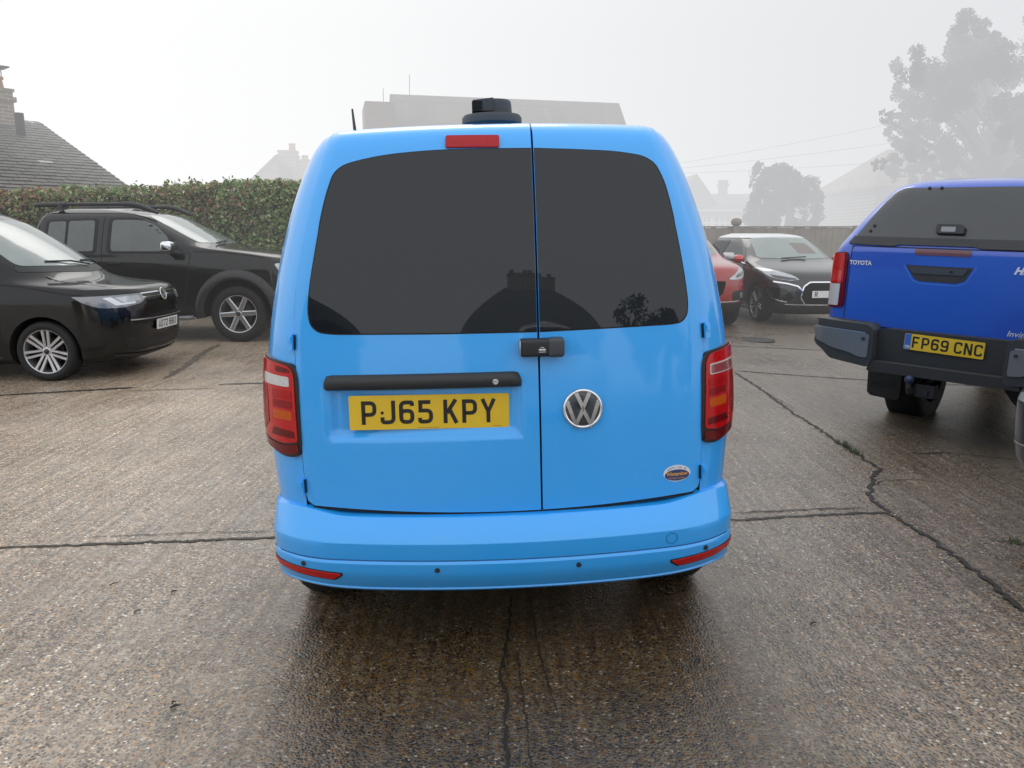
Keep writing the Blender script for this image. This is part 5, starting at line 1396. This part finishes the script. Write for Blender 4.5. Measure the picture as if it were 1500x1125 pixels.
# hedge on the left
def hedge():
    t = thing('hedge', 'long clipped hedge of small green and reddish leaves behind the black pickup', 'hedge')
    top = tab((-20, 2.05), (-9.2, 2.12), (-7, 2.2), (-5.2, 2.34), (-3.5, 2.38), (0, 2.38), (2.2, 2.2))
    r = random.Random(21); V = []; F = []; C = []
    y0, y1 = 14.3, 15.6
    off = lambda x: -1.55*sstep(-5.2, -9.4, x)
    import mathutils
    nz = mathutils.noise.noise
    green = [(.10, .16, .045), (.14, .20, .06), (.07, .115, .036), (.24, .28, .14)]
    brown = [(.21, .115, .065), (.16, .10, .065), (.24, .14, .08), (.13, .12, .055)]
    def add(p, n):
        w = nz(Vector((p.x*.55, p.z*1.3, 3.)))+.35*nz(Vector((p.x*2.2, p.z*2.5, 7.)))
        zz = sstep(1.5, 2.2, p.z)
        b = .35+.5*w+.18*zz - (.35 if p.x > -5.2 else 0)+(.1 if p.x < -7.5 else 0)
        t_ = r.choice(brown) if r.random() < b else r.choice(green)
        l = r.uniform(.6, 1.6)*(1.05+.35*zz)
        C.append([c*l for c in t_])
        leaf_quad(V, F, p, n+rdir(r)*.75, r.uniform(.026, .052), r, .55)
    for _ in range(37000):
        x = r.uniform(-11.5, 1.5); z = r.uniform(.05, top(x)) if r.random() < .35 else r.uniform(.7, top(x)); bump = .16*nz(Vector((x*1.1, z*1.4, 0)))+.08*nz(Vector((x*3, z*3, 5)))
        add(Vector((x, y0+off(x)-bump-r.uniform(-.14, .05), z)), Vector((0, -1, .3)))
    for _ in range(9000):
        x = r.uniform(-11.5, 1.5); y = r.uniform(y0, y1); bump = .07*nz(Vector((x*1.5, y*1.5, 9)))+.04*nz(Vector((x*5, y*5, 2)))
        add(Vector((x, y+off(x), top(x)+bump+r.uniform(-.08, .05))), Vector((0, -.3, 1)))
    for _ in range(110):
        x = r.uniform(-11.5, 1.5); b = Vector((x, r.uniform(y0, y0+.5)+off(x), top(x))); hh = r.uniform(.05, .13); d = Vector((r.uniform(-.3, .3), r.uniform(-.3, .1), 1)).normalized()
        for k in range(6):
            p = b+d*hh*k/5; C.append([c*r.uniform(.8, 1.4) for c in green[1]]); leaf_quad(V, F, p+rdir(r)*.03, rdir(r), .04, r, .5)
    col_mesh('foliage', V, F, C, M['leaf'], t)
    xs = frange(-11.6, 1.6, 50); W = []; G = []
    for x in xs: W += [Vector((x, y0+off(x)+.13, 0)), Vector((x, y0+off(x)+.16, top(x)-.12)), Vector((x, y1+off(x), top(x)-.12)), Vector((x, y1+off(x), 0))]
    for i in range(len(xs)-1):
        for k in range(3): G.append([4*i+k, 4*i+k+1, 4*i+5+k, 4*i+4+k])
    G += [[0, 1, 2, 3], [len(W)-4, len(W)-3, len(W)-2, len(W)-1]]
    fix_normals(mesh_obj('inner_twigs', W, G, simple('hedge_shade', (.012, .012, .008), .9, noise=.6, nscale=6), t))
hedge()

# ================================================================== buildings
def roof_mat(name, col, course=.22, rot=0.):
    m, t, b = new_mat(name)
    tc = t.nodes.new('ShaderNodeTexCoord'); mp = t.nodes.new('ShaderNodeMapping'); mp.inputs['Rotation'].default_value = (rad(55), 0, rot); t.links.new(tc.outputs['Object'], mp.inputs[0])
    br = t.nodes.new('ShaderNodeTexBrick'); br.inputs['Scale'].default_value = 1.; br.inputs['Brick Width'].default_value = .27; br.inputs['Row Height'].default_value = course
    br.inputs['Mortar Size'].default_value = .012; br.inputs['Color1'].default_value = (*[c*.8 for c in col], 1); br.inputs['Color2'].default_value = (*[c*1.2 for c in col], 1); br.inputs['Mortar'].default_value = (*[c*.62 for c in col], 1)
    t.links.new(mp.outputs[0], br.inputs['Vector'])
    n = t.nodes.new('ShaderNodeTexNoise'); n.inputs['Scale'].default_value = 1.2; n.inputs['Detail'].default_value = 8; t.links.new(tc.outputs['Object'], n.inputs['Vector'])
    mx = t.nodes.new('ShaderNodeMix'); mx.data_type = 'RGBA'; mx.blend_type = 'MULTIPLY'; mx.inputs[0].default_value = .7
    t.links.new(br.outputs[0], mx.inputs[6]); t.links.new(n.outputs['Color'], mx.inputs[7])
    hs_ = t.nodes.new('ShaderNodeHueSaturation'); hs_.inputs['Saturation'].default_value = .8; hs_.inputs['Value'].default_value = 1.8; t.links.new(mx.outputs[2], hs_.inputs['Color'])
    t.links.new(hs_.outputs[0], b.inputs['Base Color']); b.inputs['Roughness'].default_value = .75
    return m
def brick_mat(name, c1, c2, mort=(.3, .28, .25)):
    m, t, b = new_mat(name)
    tc = t.nodes.new('ShaderNodeTexCoord'); mp = t.nodes.new('ShaderNodeMapping'); mp.inputs['Rotation'].default_value = (rad(90), 0, 0); t.links.new(tc.outputs['Object'], mp.inputs[0])
    br = t.nodes.new('ShaderNodeTexBrick'); br.inputs['Scale'].default_value = 1.; br.inputs['Brick Width'].default_value = .23; br.inputs['Row Height'].default_value = .075; br.inputs['Mortar Size'].default_value = .01
    br.inputs['Color1'].default_value = (*c1, 1); br.inputs['Color2'].default_value = (*c2, 1); br.inputs['Mortar'].default_value = (*mort, 1)
    t.links.new(mp.outputs[0], br.inputs['Vector']); t.links.new(br.outputs[0], b.inputs['Base Color']); b.inputs['Roughness'].default_value = .85
    return m
M['brick'] = brick_mat('red_brick', (.22, .10, .07), (.28, .14, .09))
M['brick_brown'] = brick_mat('brown_brick', (.15, .11, .08), (.20, .15, .11))
M['render_white'] = simple('white_render', (.72, .72, .70), .8, noise=.06, nscale=3)
M['slate'] = roof_mat('slate_tiles', (.055, .052, .05))
M['tile_brown'] = roof_mat('brown_tiles', (.13, .095, .075))
M['tile_dark'] = roof_mat('dark_brown_tiles', (.075, .052, .042))
M['brick_dark'] = brick_mat('sooty_brick', (.10, .06, .045), (.13, .08, .06), (.14, .13, .12))
M['tile_red'] = roof_mat('red_tiles', (.24, .11, .07))
M['pot'] = simple('clay_pot', (.33, .17, .10), .8, noise=.2)
M['frame_white'] = simple('window_frame_white', (.75, .75, .74), .4)
M['pane'] = simple('window_pane', (.03, .035, .04), .05, ior=1.6)
def chimney(parent, x, y, z0, z1, w, d, pots, mat=None, cowl=False):
    V, F = join([box_geo((x, y, (z0+z1)/2), (w, d, z1-z0)), box_geo((x, y, z1-.16), (w+.10, d+.10, .10)), box_geo((x, y, z1+.03), (w+.06, d+.06, .06))])
    c_ = mesh_obj('chimney', V, F, mat or M['brick_brown'], parent)
    for px_, py_, ph in pots:
        v, f = lathe_geo([(0, .15), (ph*.8, .12), (ph*.82, .15), (ph, .15), (ph, .09), (ph-.05, .085)], 16, 'Z', (x+px_, y+py_, z1+.05)); mesh_obj('chimney_pot', v, f, M['pot'], c_, True)
        if cowl:
            V, F = join([box_geo((x+px_+dx, y+py_, z1+.05+ph+.09), (.015, .015, .2)) for dx in (-.12, .12)]+[box_geo((x+px_, y+py_, z1+.05+ph+.20), (.46, .42, .025))])
            mesh_obj('cowl', V, F, M['seal'], c_)
    return c_
def house(name, label, mat4, x0, x1, y0, y1, eave, ridge, wall, roof, hip=0., axis='x', over=.25, wins=(), cat='house'):
    t = thing(name, label, cat, mat4)
    v, f = box_geo(((x0+x1)/2, (y0+y1)/2, eave/2), (x1-x0, y1-y0, eave))
    V = list(v); F = list(f)
    if axis == 'x':
        ym = (y0+y1)/2
        if not hip:
            for x in (x0, x1): k = len(V); V += [Vector((x, y0, eave)), Vector((x, y1, eave)), Vector((x, ym, ridge-.08))]; F.append([k, k+1, k+2])
        A = [(x0-over, y0-over, eave-over*.5), (x1+over, y0-over, eave-over*.5), (x1+over, y1+over, eave-over*.5), (x0-over, y1+over, eave-over*.5), (x0-over+hip, ym, ridge), (x1+over-hip, ym, ridge)]
        RF = [[0, 1, 5, 4], [2, 3, 4, 5], [1, 2, 5], [3, 0, 4]] if hip else [[0, 1, 5, 4], [2, 3, 4, 5]]
    else:
        xm = (x0+x1)/2
        if not hip:
            for y in (y0, y1): k = len(V); V += [Vector((x0, y, eave)), Vector((x1, y, eave)), Vector((xm, y, ridge-.08))]; F.append([k, k+1, k+2])
        A = [(x0-over, y0-over, eave-over*.5), (x0-over, y1+over, eave-over*.5), (x1+over, y1+over, eave-over*.5), (x1+over, y0-over, eave-over*.5), (xm, y0-over+hip, ridge), (xm, y1+over-hip, ridge)]
        RF = [[0, 1, 5, 4], [2, 3, 4, 5], [1, 2, 5], [3, 0, 4]] if hip else [[0, 1, 5, 4], [2, 3, 4, 5]]
    mesh_obj('wall', V, F, wall, t)
    A = [Vector(a) for a in A]; k = len(A)
    V = A+[a-Vector((0, 0, .12)) for a in A]; F = [list(q) for q in RF]+[[i+k for i in q[::-1]] for q in RF]
    cnt = {}
    for q in RF:
        for i in range(len(q)): cnt[(q[i], q[(i+1) % len(q)])] = 1
    for a, b in list(cnt):
        if (b, a) not in cnt: F.append([b, a, a+k, b+k])
    ro = mesh_obj('roof', V, F, roof, t); fix_normals(ro)
    for (wx, wz, ww, wh, side) in wins:       # side: -1 front (y0) , +1 back (y1)
        yy = y0 if side < 0 else y1; s = side
        fr = [box_geo((wx, yy+s*.03, wz+dz), (ww, .06, .06)) for dz in (-wh/2, wh/2, 0)]+[box_geo((wx+dx, yy+s*.032, wz), (.06, .06, wh)) for dx in (-ww/2, ww/2, -ww/6, ww/6)]
        V, F = join(fr); w_ = mesh_obj('window', V, F, M['frame_white'], t)
        v, f = box_geo((wx, yy+s*.012, wz), (ww, .02, wh)); mesh_obj('pane', v, f, M['pane'], w_)
    return t, ro

# left bungalow with a slate roof, gable turned away
LM = Matrix.Translation((-7.35, 15.6, 0)) @ Matrix.Rotation(rad(50), 4, 'Z')
lh, lr = house('bungalow', 'grey slate roofed house with a brick chimney above the hedge at the left edge', LM, -3.3, 0, 0, 9, 2.2, 3.90, M['brick_brown'], M['slate'], over=.2)
def slates():
    V = []; F = []; C = []; r = random.Random(8)
    e0 = Vector((0, -.2, 2.1)); e1 = Vector((0, 4.5, 3.905)); L = (e1-e0).length; n = int(L/.20); up = (e1-e0)/L; nn = Vector((0, -up.z, up.y))
    for i in range(n+1):
        x = -3.5+(i % 2)*.14
        while x < .2:
            w = .28; a = e0+up*(.20*i+r.uniform(-.012, .012)); hh = .30
            lift = nn*(.022+r.uniform(0, .008)); lift2 = nn*.004
            k = len(V); xa, xb = x+.006, min(.2, x+w-.006)
            V += [Vector((xa, a.y, a.z))+lift, Vector((xb, a.y, a.z))+lift+nn*r.uniform(-.004, .004), Vector((xb, (a+up*hh).y, (a+up*hh).z))+lift2, Vector((xa, (a+up*hh).y, (a+up*hh).z))+lift2, Vector((xa, a.y, a.z)), Vector((xb, a.y, a.z))]
            F += [[k, k+1, k+2, k+3], [k+4, k+5, k+1, k]]
            g_ = r.uniform(.7, 1.25); c_ = [.075*g_, .070*g_, .064*g_]
            if r.random() < .006: c_ = [.35, .35, .34]
            C += [c_, [.02, .02, .02]]
            x += w
    m, t, b = new_mat('slate_faces'); at = t.nodes.new('ShaderNodeAttribute'); at.attribute_name = 'leaf_tone'
    tc = t.nodes.new('ShaderNodeTexCoord'); nz_ = t.nodes.new('ShaderNodeTexNoise'); nz_.inputs['Scale'].default_value = 2.5; nz_.inputs['Detail'].default_value = 9; t.links.new(tc.outputs['Object'], nz_.inputs['Vector'])
    mx = t.nodes.new('ShaderNodeMix'); mx.data_type = 'RGBA'; mx.inputs[7].default_value = (.10, .095, .075, 1); rp = t.nodes.new('ShaderNodeMapRange'); rp.inputs[1].default_value = .45; rp.inputs[2].default_value = .7; rp.inputs[4].default_value = .7
    t.links.new(nz_.outputs['Fac'], rp.inputs[0]); t.links.new(rp.outputs[0], mx.inputs[0]); t.links.new(at.outputs['Color'], mx.inputs[6]); t.links.new(mx.outputs[2], b.inputs['Base Color']); b.inputs['Roughness'].default_value = .6
    col_mesh('tiles', V, F, C, m, lr)
slates()
chimney(lh, -.86, 4.5, 3.4, 4.50, .80, .62, [(.20, 0, .28)], cowl=True)
v, f = tube_geo([(-.62, 3.5, 3.3), (-.62, 3.5, 3.98)], .09, 12); fix_normals(mesh_obj('flue_pipe', v, f, M['seal'], lh, True))
I4 = Matrix.Identity(4)
# far house behind the hedge
fh, _ = house('house', 'misty gabled house with a stepped chimney stack far behind the hedge', Matrix.Translation((-9.9, 34, 0)), -1.3, 1.5, -.1, 9, 3.45, 4.75, M['brick_dark'], M['tile_dark'], axis='y', over=.15)
chimney(fh, .50, .2, 3.2, 4.88, .70, .6, [(.18, 0, .30)]); chimney(fh, 1.12, .5, 3.2, 4.55, .42, .5, [(.0, 0, .18)])
# long house straight behind the van
lg, _ = house('house', 'long brown roofed house in the fog directly behind the blue van', Matrix.Translation((-3.4, 24.8, 0)) @ Matrix.Rotation(rad(13), 4, 'Z'), 0, 8.0, 0, 5.6, 3.0, 6.08, M['brick_dark'], M['tile_dark'], over=.05, wins=((1.3, 1.5, 1.1, 1.1, -1), (4.0, 1.5, 1.4, 1.1, -1), (6.6, 1.5, 1.1, 1.1, -1)))
v, f = box_geo((-.50, 2.1, 2.78), (.92, 2.0, 5.56)); annex = mesh_obj('annex', v, f, M['brick_dark'], lg)
for x, z1 in ((-.28, 6.25), (.6, 6.72)):
    v, f = tube_geo([(x, 2.8, 4.5), (x+.02, 2.8, z1)], .012, 5); mesh_obj('aerial_mast', v, f, M['wire'], lg)
V, F = join([box_geo((-.28, 2.8, 5.8), (.8, .016, .016)), box_geo((-.28, 2.8, 5.7), (.4, .016, .016))]); mesh_obj('aerial', V, F, M['wire'], lg)
# white cottage, its neighbour and the house behind the tree
ct, _ = house('cottage', 'white rendered cottage with a brown roof in the mist right of the van', Matrix.Translation((7.6, 39.4, -.2)) @ Matrix.Scale(1.16, 4), 0, 5.4, 0, 6, 2.5, 3.3, M['render_white'], M['tile_brown'], wins=((2.35, 1.95, .75, .62, -1), (1.6, 1.95, .5, .6, -1)))
v, f = join([([Vector((0, 1.0, 2.4)), Vector((2.7, 1.0, 2.4)), Vector((1.42, 1.0, 4.05)), Vector((0, 6, 2.4)), Vector((2.7, 6, 2.4)), Vector((1.42, 6, 4.05))], [[0, 1, 2], [3, 5, 4], [0, 2, 5, 3], [1, 4, 5, 2]])])
fix_normals(mesh_obj('cross_gable', v, f, M['tile_brown'], ct))
chimney(ct, 3.1, 3, 2.9, 3.85, .34, .4, [])
nb, _ = house('house', 'faint gabled house with a chimney right of the rounded evergreen', Matrix.Translation((13.9, 42.3, -.2)) @ Matrix.Scale(1.16, 4), 0, 3.6, 0, 8, 1.9, 3.55, M['render_white'], M['tile_brown'], axis='y', over=.2)
chimney(nb, 1.75, .6, 3.0, 4.0, .5, .5, [])
th, _ = house('house', 'pinkish tiled house mostly hidden behind the tall tree', Matrix.Translation((16.0, 35.5, 0)), 0, 8, 0, 7, 3.7, 5.5, M['brick'], M['tile_red'], hip=2.2)

# close boarded fence on the right
def fence():
    t = thing('fence', 'weathered close boarded timber fence behind the parked cars on the right', 'fence')
    r = random.Random(4); V = []; F = []; x = 1.5; m = simple('weathered_boards', (.24, .21, .175), .85, noise=.35, nscale=5, bump=.4, bscale=60)
    while x < 24:
        hgt = 1.60+r.uniform(-.012, .012); v, f = box_geo((x+.06, 17.0+r.uniform(-.008, .008), hgt/2), (.112, .022, hgt)); k = len(V); V += v; F += [[i+k for i in q] for q in f]; x += .118
    mesh_obj('boards', V, F, m, t)
    v, f = box_geo((12.7, 16.995, 1.615), (22.6, .05, .03)); mesh_obj('capping_rail', v, f, m, t)
    for x in (2.2, 4.74, 7.28, 9.8, 12.3, 14.8, 17.3):
        v, f = box_geo((x, 16.93, .82), (.10, .10, 1.64)); p = mesh_obj('post', v, f, m, t)
        if x == 4.74:
            v, f = lathe_geo([(1.64, .06), (1.66, .10), (1.72, .115), (1.78, .09), (1.80, .0001)], 16, 'Z', (x, 16.93, 0)); mesh_obj('post_cap', v, f, m, p, True)
fence()
# overhead cables
pole = thing('utility_pole', 'thin timber pole carrying the overhead cables beyond the right edge', 'pole')
v, f = tube_geo([(22.5, 30, 0), (22.5, 30, 7.6)], [.14, .10], 10); mesh_obj('pole', v, f, M['bark'], pole)
pole2 = thing('utility_pole', 'low pole behind the blue van where the overhead cables end', 'pole')
v, f = tube_geo([(6.0, 32, 0), (6.0, 32, 4.5)], [.1, .08], 10); mesh_obj('pole', v, f, M['bark'], pole2)
for i, (z0, z1, lb) in enumerate(((4.15, 7.45, 'uppermost of the three thin overhead cables in the fog'), (4.0, 6.2, 'middle one of the three thin overhead cables in the fog'), (3.85, 5.0, 'lowest of the three thin overhead cables in the fog'))):
    pts = [Vector((6.0+16.5*k/16, 32-2*k/16, z0+(z1-z0)*k/16-.9*(k/16)*(1-k/16))) for k in range(17)]
    v, f = tube_geo(pts, .005, 5); tag(mesh_obj('overhead_cable', v, f, M['wire']), lb, 'cable', 'overhead cables between the poles')

# ================================================================== small things on the ground
mh = thing('manhole_cover', 'round iron manhole cover set in the concrete in front of the dark hatchback', 'manhole cover', Matrix.Translation(GP(3.40, 10.9, 0)))
v, f = lathe_geo([(.0, .27), (.010, .265), (.012, .235), (.006, .228)], 32, 'Z'); mesh_obj('frame', v, f, M['joint'], mh)
v, f = lathe_geo([(.008, .226), (.009, .0001)], 32, 'Z'); mesh_obj('lid', v, f, simple('cast_iron', (.022, .02, .018), .5, noise=.4, nscale=60, bump=.8, bscale=45), mh)
M['grass'] = leaf_mat('grass_blades')
def tuft(x, y, n, sp, hgt, label):
    r = random.Random(int(x*100)); V = []; F = []; C = []
    for _ in range(n):
        a = r.uniform(0, 6.28); p = GP(x+r.gauss(0, sp[0]), y+r.gauss(0, sp[1]), -.002); d = Vector((math.cos(a), math.sin(a), 0)); hh = hgt*r.uniform(.4, 1.1); k = len(V); q = Vector((-d.y, d.x, 0))*.0022
        V += [p-q, p+q, p+d*hh*.45+Vector((0, 0, hh))]; F.append([k, k+1, k+2]); g_ = r.uniform(.6, 1.3); C.append((.05*g_, .085*g_, .018*g_))
    o = tag(col_mesh('grass_tuft', V, F, C, M['grass']), label, 'grass'); o['kind'] = 'stuff'
tuft(2.245, 5.06, 150, (.02, .10), .045, 'bright green grass tuft in the long joint between van and blue pickup')
tuft(2.285, 6.7, 90, (.012, .2), .025, 'low grass strip in the far end of the long joint')
tuft(-1.55, 3.595, 60, (.10, .006), .014, 'short grass in the joint left of the van near its bumper')
tuft(-1.9, 3.578, 50, (.09, .006), .013, 'short grass in the joint left of the van, the further left patch')
tuft(2.34, 3.46, 60, (.03, .02), .03, 'small grass tuft in a crack near the right edge')
def twig(x, y, a, L, w, label, name='twig'):
    L *= .75; w *= .7; d = Vector((math.cos(a), math.sin(a), 0)); p = GP(x, y, .004)
    v, f = tube_geo([p-d*L/2, p+d*L*.1+Vector((0, 0, .006)), p+d*L/2+Vector((d.y*.012, 0, .002))], [w, w*1.4, w*.5], 6)
    o = mesh_obj(name, v, f, M['joint']); tag(o, label, 'debris')
twig(-1.05, 2.215, .5, .035, .004, 'dark bent twig on the concrete in the left foreground')
twig(-1.065, 2.235, 2.0, .012, .004, 'tiny dark crumb lying beside the bent twig in the left foreground', 'crumb')
twig(-1.69, 3.11, .9, .04, .003, 'thin dark twig left of the van, furthest left of the litter')
twig(-1.40, 3.03, .6, .025, .004, 'short dark twig on the concrete a little left of the bumper')
twig(-1.47, 2.86, .7, .03, .003, 'slim twig nearer the camera left of the bumper')
twig(.62, 2.42, .8, .03, .005, 'dark scrap on the wet concrete in front of the van')
twig(1.10, 2.66, .4, .035, .004, 'dark scrap on the concrete right of the van')

# ================================================================== behind the photographer (seen in the windows)
bh, _ = house('house', 'dark gabled house with several chimneys reflected in the rear window of the van', Matrix.Translation((3.1, -17, 0)) , -3.6, 3.6, -6, 0, 3.0, 6.2, M['brick_brown'], M['slate'], hip=2.6, wins=((-.9, 2.5, 1.1, .9, 1),))
chimney(bh, -.75, -3.0, 5.0, 7.5, .7, .6, [(-.12, 0, .35)]); chimney(bh, .1, -3.0, 5.2, 7.5, .8, .6, [(-.15, 0, .3), (.15, 0, .3)]); chimney(bh, 1.1, -3.0, 5.0, 7.1, 1.2, .6, [(-.3, 0, .4), (.3, 0, .35)])
ob, _ = house('outbuilding', 'low dark outbuilding reflected at the lower left of the van window', Matrix.Translation((-7.2, -8, 0)), -3, 2.6, -4, 0, 2.4, 3.9, M['brick_brown'], M['slate'], hip=2.)
bt = thing('tree', 'dark tree reflected in the right rear window of the van', 'tree')
b4 = [(9.6+rt.uniform(-2.2, 2.2), -15+rt.uniform(-1, 1), 1.0+k*.27, 1.1) for k in range(9)]
crown(b4, 700, .11, [(.02, .03, .014), (.03, .04, .02)], 31, bt); branches((9.6, -15, 0), [b[:3] for b in b4[2:]], bt, 8)
wc = Car(front=[(.7, .25), (.8, .5), (.78, .8), (.6, .95), (.1, 1.02), (-.1, 1.1), (-.7, 1.5), (-1.0, 1.62), (-1.4, 1.68)], rear=[(-3.0, .25), (-3.15, .5), (-3.1, 1.0), (-2.9, 1.4), (-2.6, 1.68)],
         width=[(.80, .25), (.86, .5), (.86, .9), (.82, 1.05), (.70, 1.4), (.6, 1.6), (.5, 1.68)], cf=.2, bf=.35, af=.4)
wv = thing('car', 'white car parked behind the photographer and reflected low in the van window', 'car', Matrix.Translation((1.5, -3.6, 0)) @ Matrix.Rotation(rad(90), 4, 'Z') @ Matrix.Scale(1.17, 4, (0, 0, 1)))
wc.body(wv, M['white'], [.25, .4, .5, .65, .8, .88, .95, 1.0, 1.05, 1.1, 1.2, 1.3, 1.4, 1.5, 1.58, 1.62, 1.66, 1.68], [(0, .3, .36, -1, -.56), (0, .3, .36, .56, 1), (-2.4, .3, .36, -1, -.56), (-2.4, .3, .36, .56, 1)])
drape('windscreen', rounded([(-.66, 1.13), (.66, 1.13), (.54, 1.58), (-.54, 1.58)], .06, 4), wc.front, FRONT, M['glass'], wv, step=.06, off=.006, rim=.006)
for x in (0, -2.4):
    for s in (-1, 1): wheel(wv, (x, s*.74, .3), s, R=.31, w=.2, rr=.21, spokes=5)
for s in (-1, 1): drape('headlight', rounded([(s*.84, .82), (s*.5, .80), (s*.5, .68), (s*.84, .70)], .03, 3), wc.front, FRONT, M['headlamp'], wv, step=.03, off=.008, rim=.01)

# ------------------------------------------------------------------ camera, light, fog
cam = bpy.data.cameras.new('camera'); co = link(bpy.data.objects.new('camera', cam))
cam.sensor_fit = 'HORIZONTAL'; cam.sensor_width = 36.; cam.lens = 1150/1500*36
cam.clip_start = .05; cam.clip_end = 2500
co.location = (0, 0, 1.42); co.rotation_euler = (rad(90)-math.atan((562.5-346)/1150), 0, 0)
SC.camera = co
SUN_EL, SUN_AZ = rad(40), rad(-9)      # azimuth from +Y towards +X
w = bpy.data.worlds.new('World'); SC.world = w; w.use_nodes = True
nt = w.node_tree; bg = nt.nodes['Background']
sky = nt.nodes.new('ShaderNodeTexSky'); sky.sky_type = 'NISHITA'; sky.sun_disc = False
sky.sun_elevation = SUN_EL; sky.sun_rotation = SUN_AZ; sky.dust_density = 4; sky.air_density = 1; sky.ozone_density = 1
hs = nt.nodes.new('ShaderNodeHueSaturation'); hs.inputs['Saturation'].default_value = .12
nt.links.new(sky.outputs[0], hs.inputs['Color'])
mx = nt.nodes.new('ShaderNodeMix'); mx.data_type = 'RGBA'; mx.inputs[0].default_value = .45
mx.inputs[7].default_value = (10.2, 10.4, 10.7, 1)      # even cloud / fog deck over the clear-sky dome
nt.links.new(hs.outputs[0], mx.inputs[6]); nt.links.new(mx.outputs[2], bg.inputs[0])
bg.inputs[1].default_value = .205
sl = bpy.data.lights.new('sun', 'SUN'); sl.energy = 1.5; sl.angle = rad(24); sl.color = (1, .96, .9)
so = link(bpy.data.objects.new('sun', sl))
d = Vector((math.sin(SUN_AZ)*math.cos(SUN_EL), math.cos(SUN_AZ)*math.cos(SUN_EL), math.sin(SUN_EL)))
so.rotation_euler = (-d).to_track_quat('-Z', 'Y').to_euler()

def fog(name, lo, hi, dens, col):
    m = bpy.data.materials.new(name); m.use_nodes = True; t = m.node_tree; t.nodes.clear()
    out = t.nodes.new('ShaderNodeOutputMaterial'); ab = t.nodes.new('ShaderNodeVolumeAbsorption'); em = t.nodes.new('ShaderNodeEmission'); ad = t.nodes.new('ShaderNodeAddShader')
    ab.inputs['Color'].default_value = (0, 0, 0, 1); ab.inputs['Density'].default_value = dens
    em.inputs['Strength'].default_value = dens
    if isinstance(col[0], tuple):                # brighter towards the hidden sun
        tc = t.nodes.new('ShaderNodeTexCoord'); sp = t.nodes.new('ShaderNodeSeparateXYZ'); t.links.new(tc.outputs['Object'], sp.inputs[0])
        mr = t.nodes.new('ShaderNodeMapRange'); mr.inputs[1].default_value = -14; mr.inputs[2].default_value = 16; t.links.new(sp.outputs[0], mr.inputs[0])
        mxx = t.nodes.new('ShaderNodeMix'); mxx.data_type = 'RGBA'; mxx.inputs[6].default_value = (*col[0], 1); mxx.inputs[7].default_value = (*col[1], 1)
        t.links.new(mr.outputs[0], mxx.inputs[0]); t.links.new(mxx.outputs[2], em.inputs['Color'])
    else: em.inputs['Color'].default_value = (*col, 1)
    t.links.new(ab.outputs[0], ad.inputs[0]); t.links.new(em.outputs[0], ad.inputs[1]); t.links.new(ad.outputs[0], out.inputs['Volume'])
    c = [(a+b)/2 for a, b in zip(lo, hi)]; s = [b-a for a, b in zip(lo, hi)]
    v, f = box_geo(c, s); o = mesh_obj(name, v, f, m); fix_normals(o); structure(o)
    return o
FOGC = ((1.02, 1.02, 1.02), (.76, .78, .80))
fog('fog', (-70, 9.0, -1), (70, 120, 30), .010, FOGC)
fog('fog', (-69, 15.0, -1), (69, 119, 29), .043, FOGC)
fog('fog', (-60, -80, -1), (60, -9, 25), .03, (1.15, 1.18, 1.22))  # unseen fog behind the camera, glow raised to fill the van's rear

SC.view_settings.view_transform = 'Standard'; SC.view_settings.look = 'None'; SC.view_settings.exposure = 0; SC.view_settings.gamma = 1
cy = SC.cycles
cy.use_denoising = True; cy.max_bounces = 6; cy.diffuse_bounces = 3; cy.glossy_bounces = 4; cy.transmission_bounces = 4; cy.volume_bounces = 0; cy.transparent_max_bounces = 8
cy.sample_clamp_indirect = 6; cy.caustics_reflective = False; cy.caustics_refractive = False
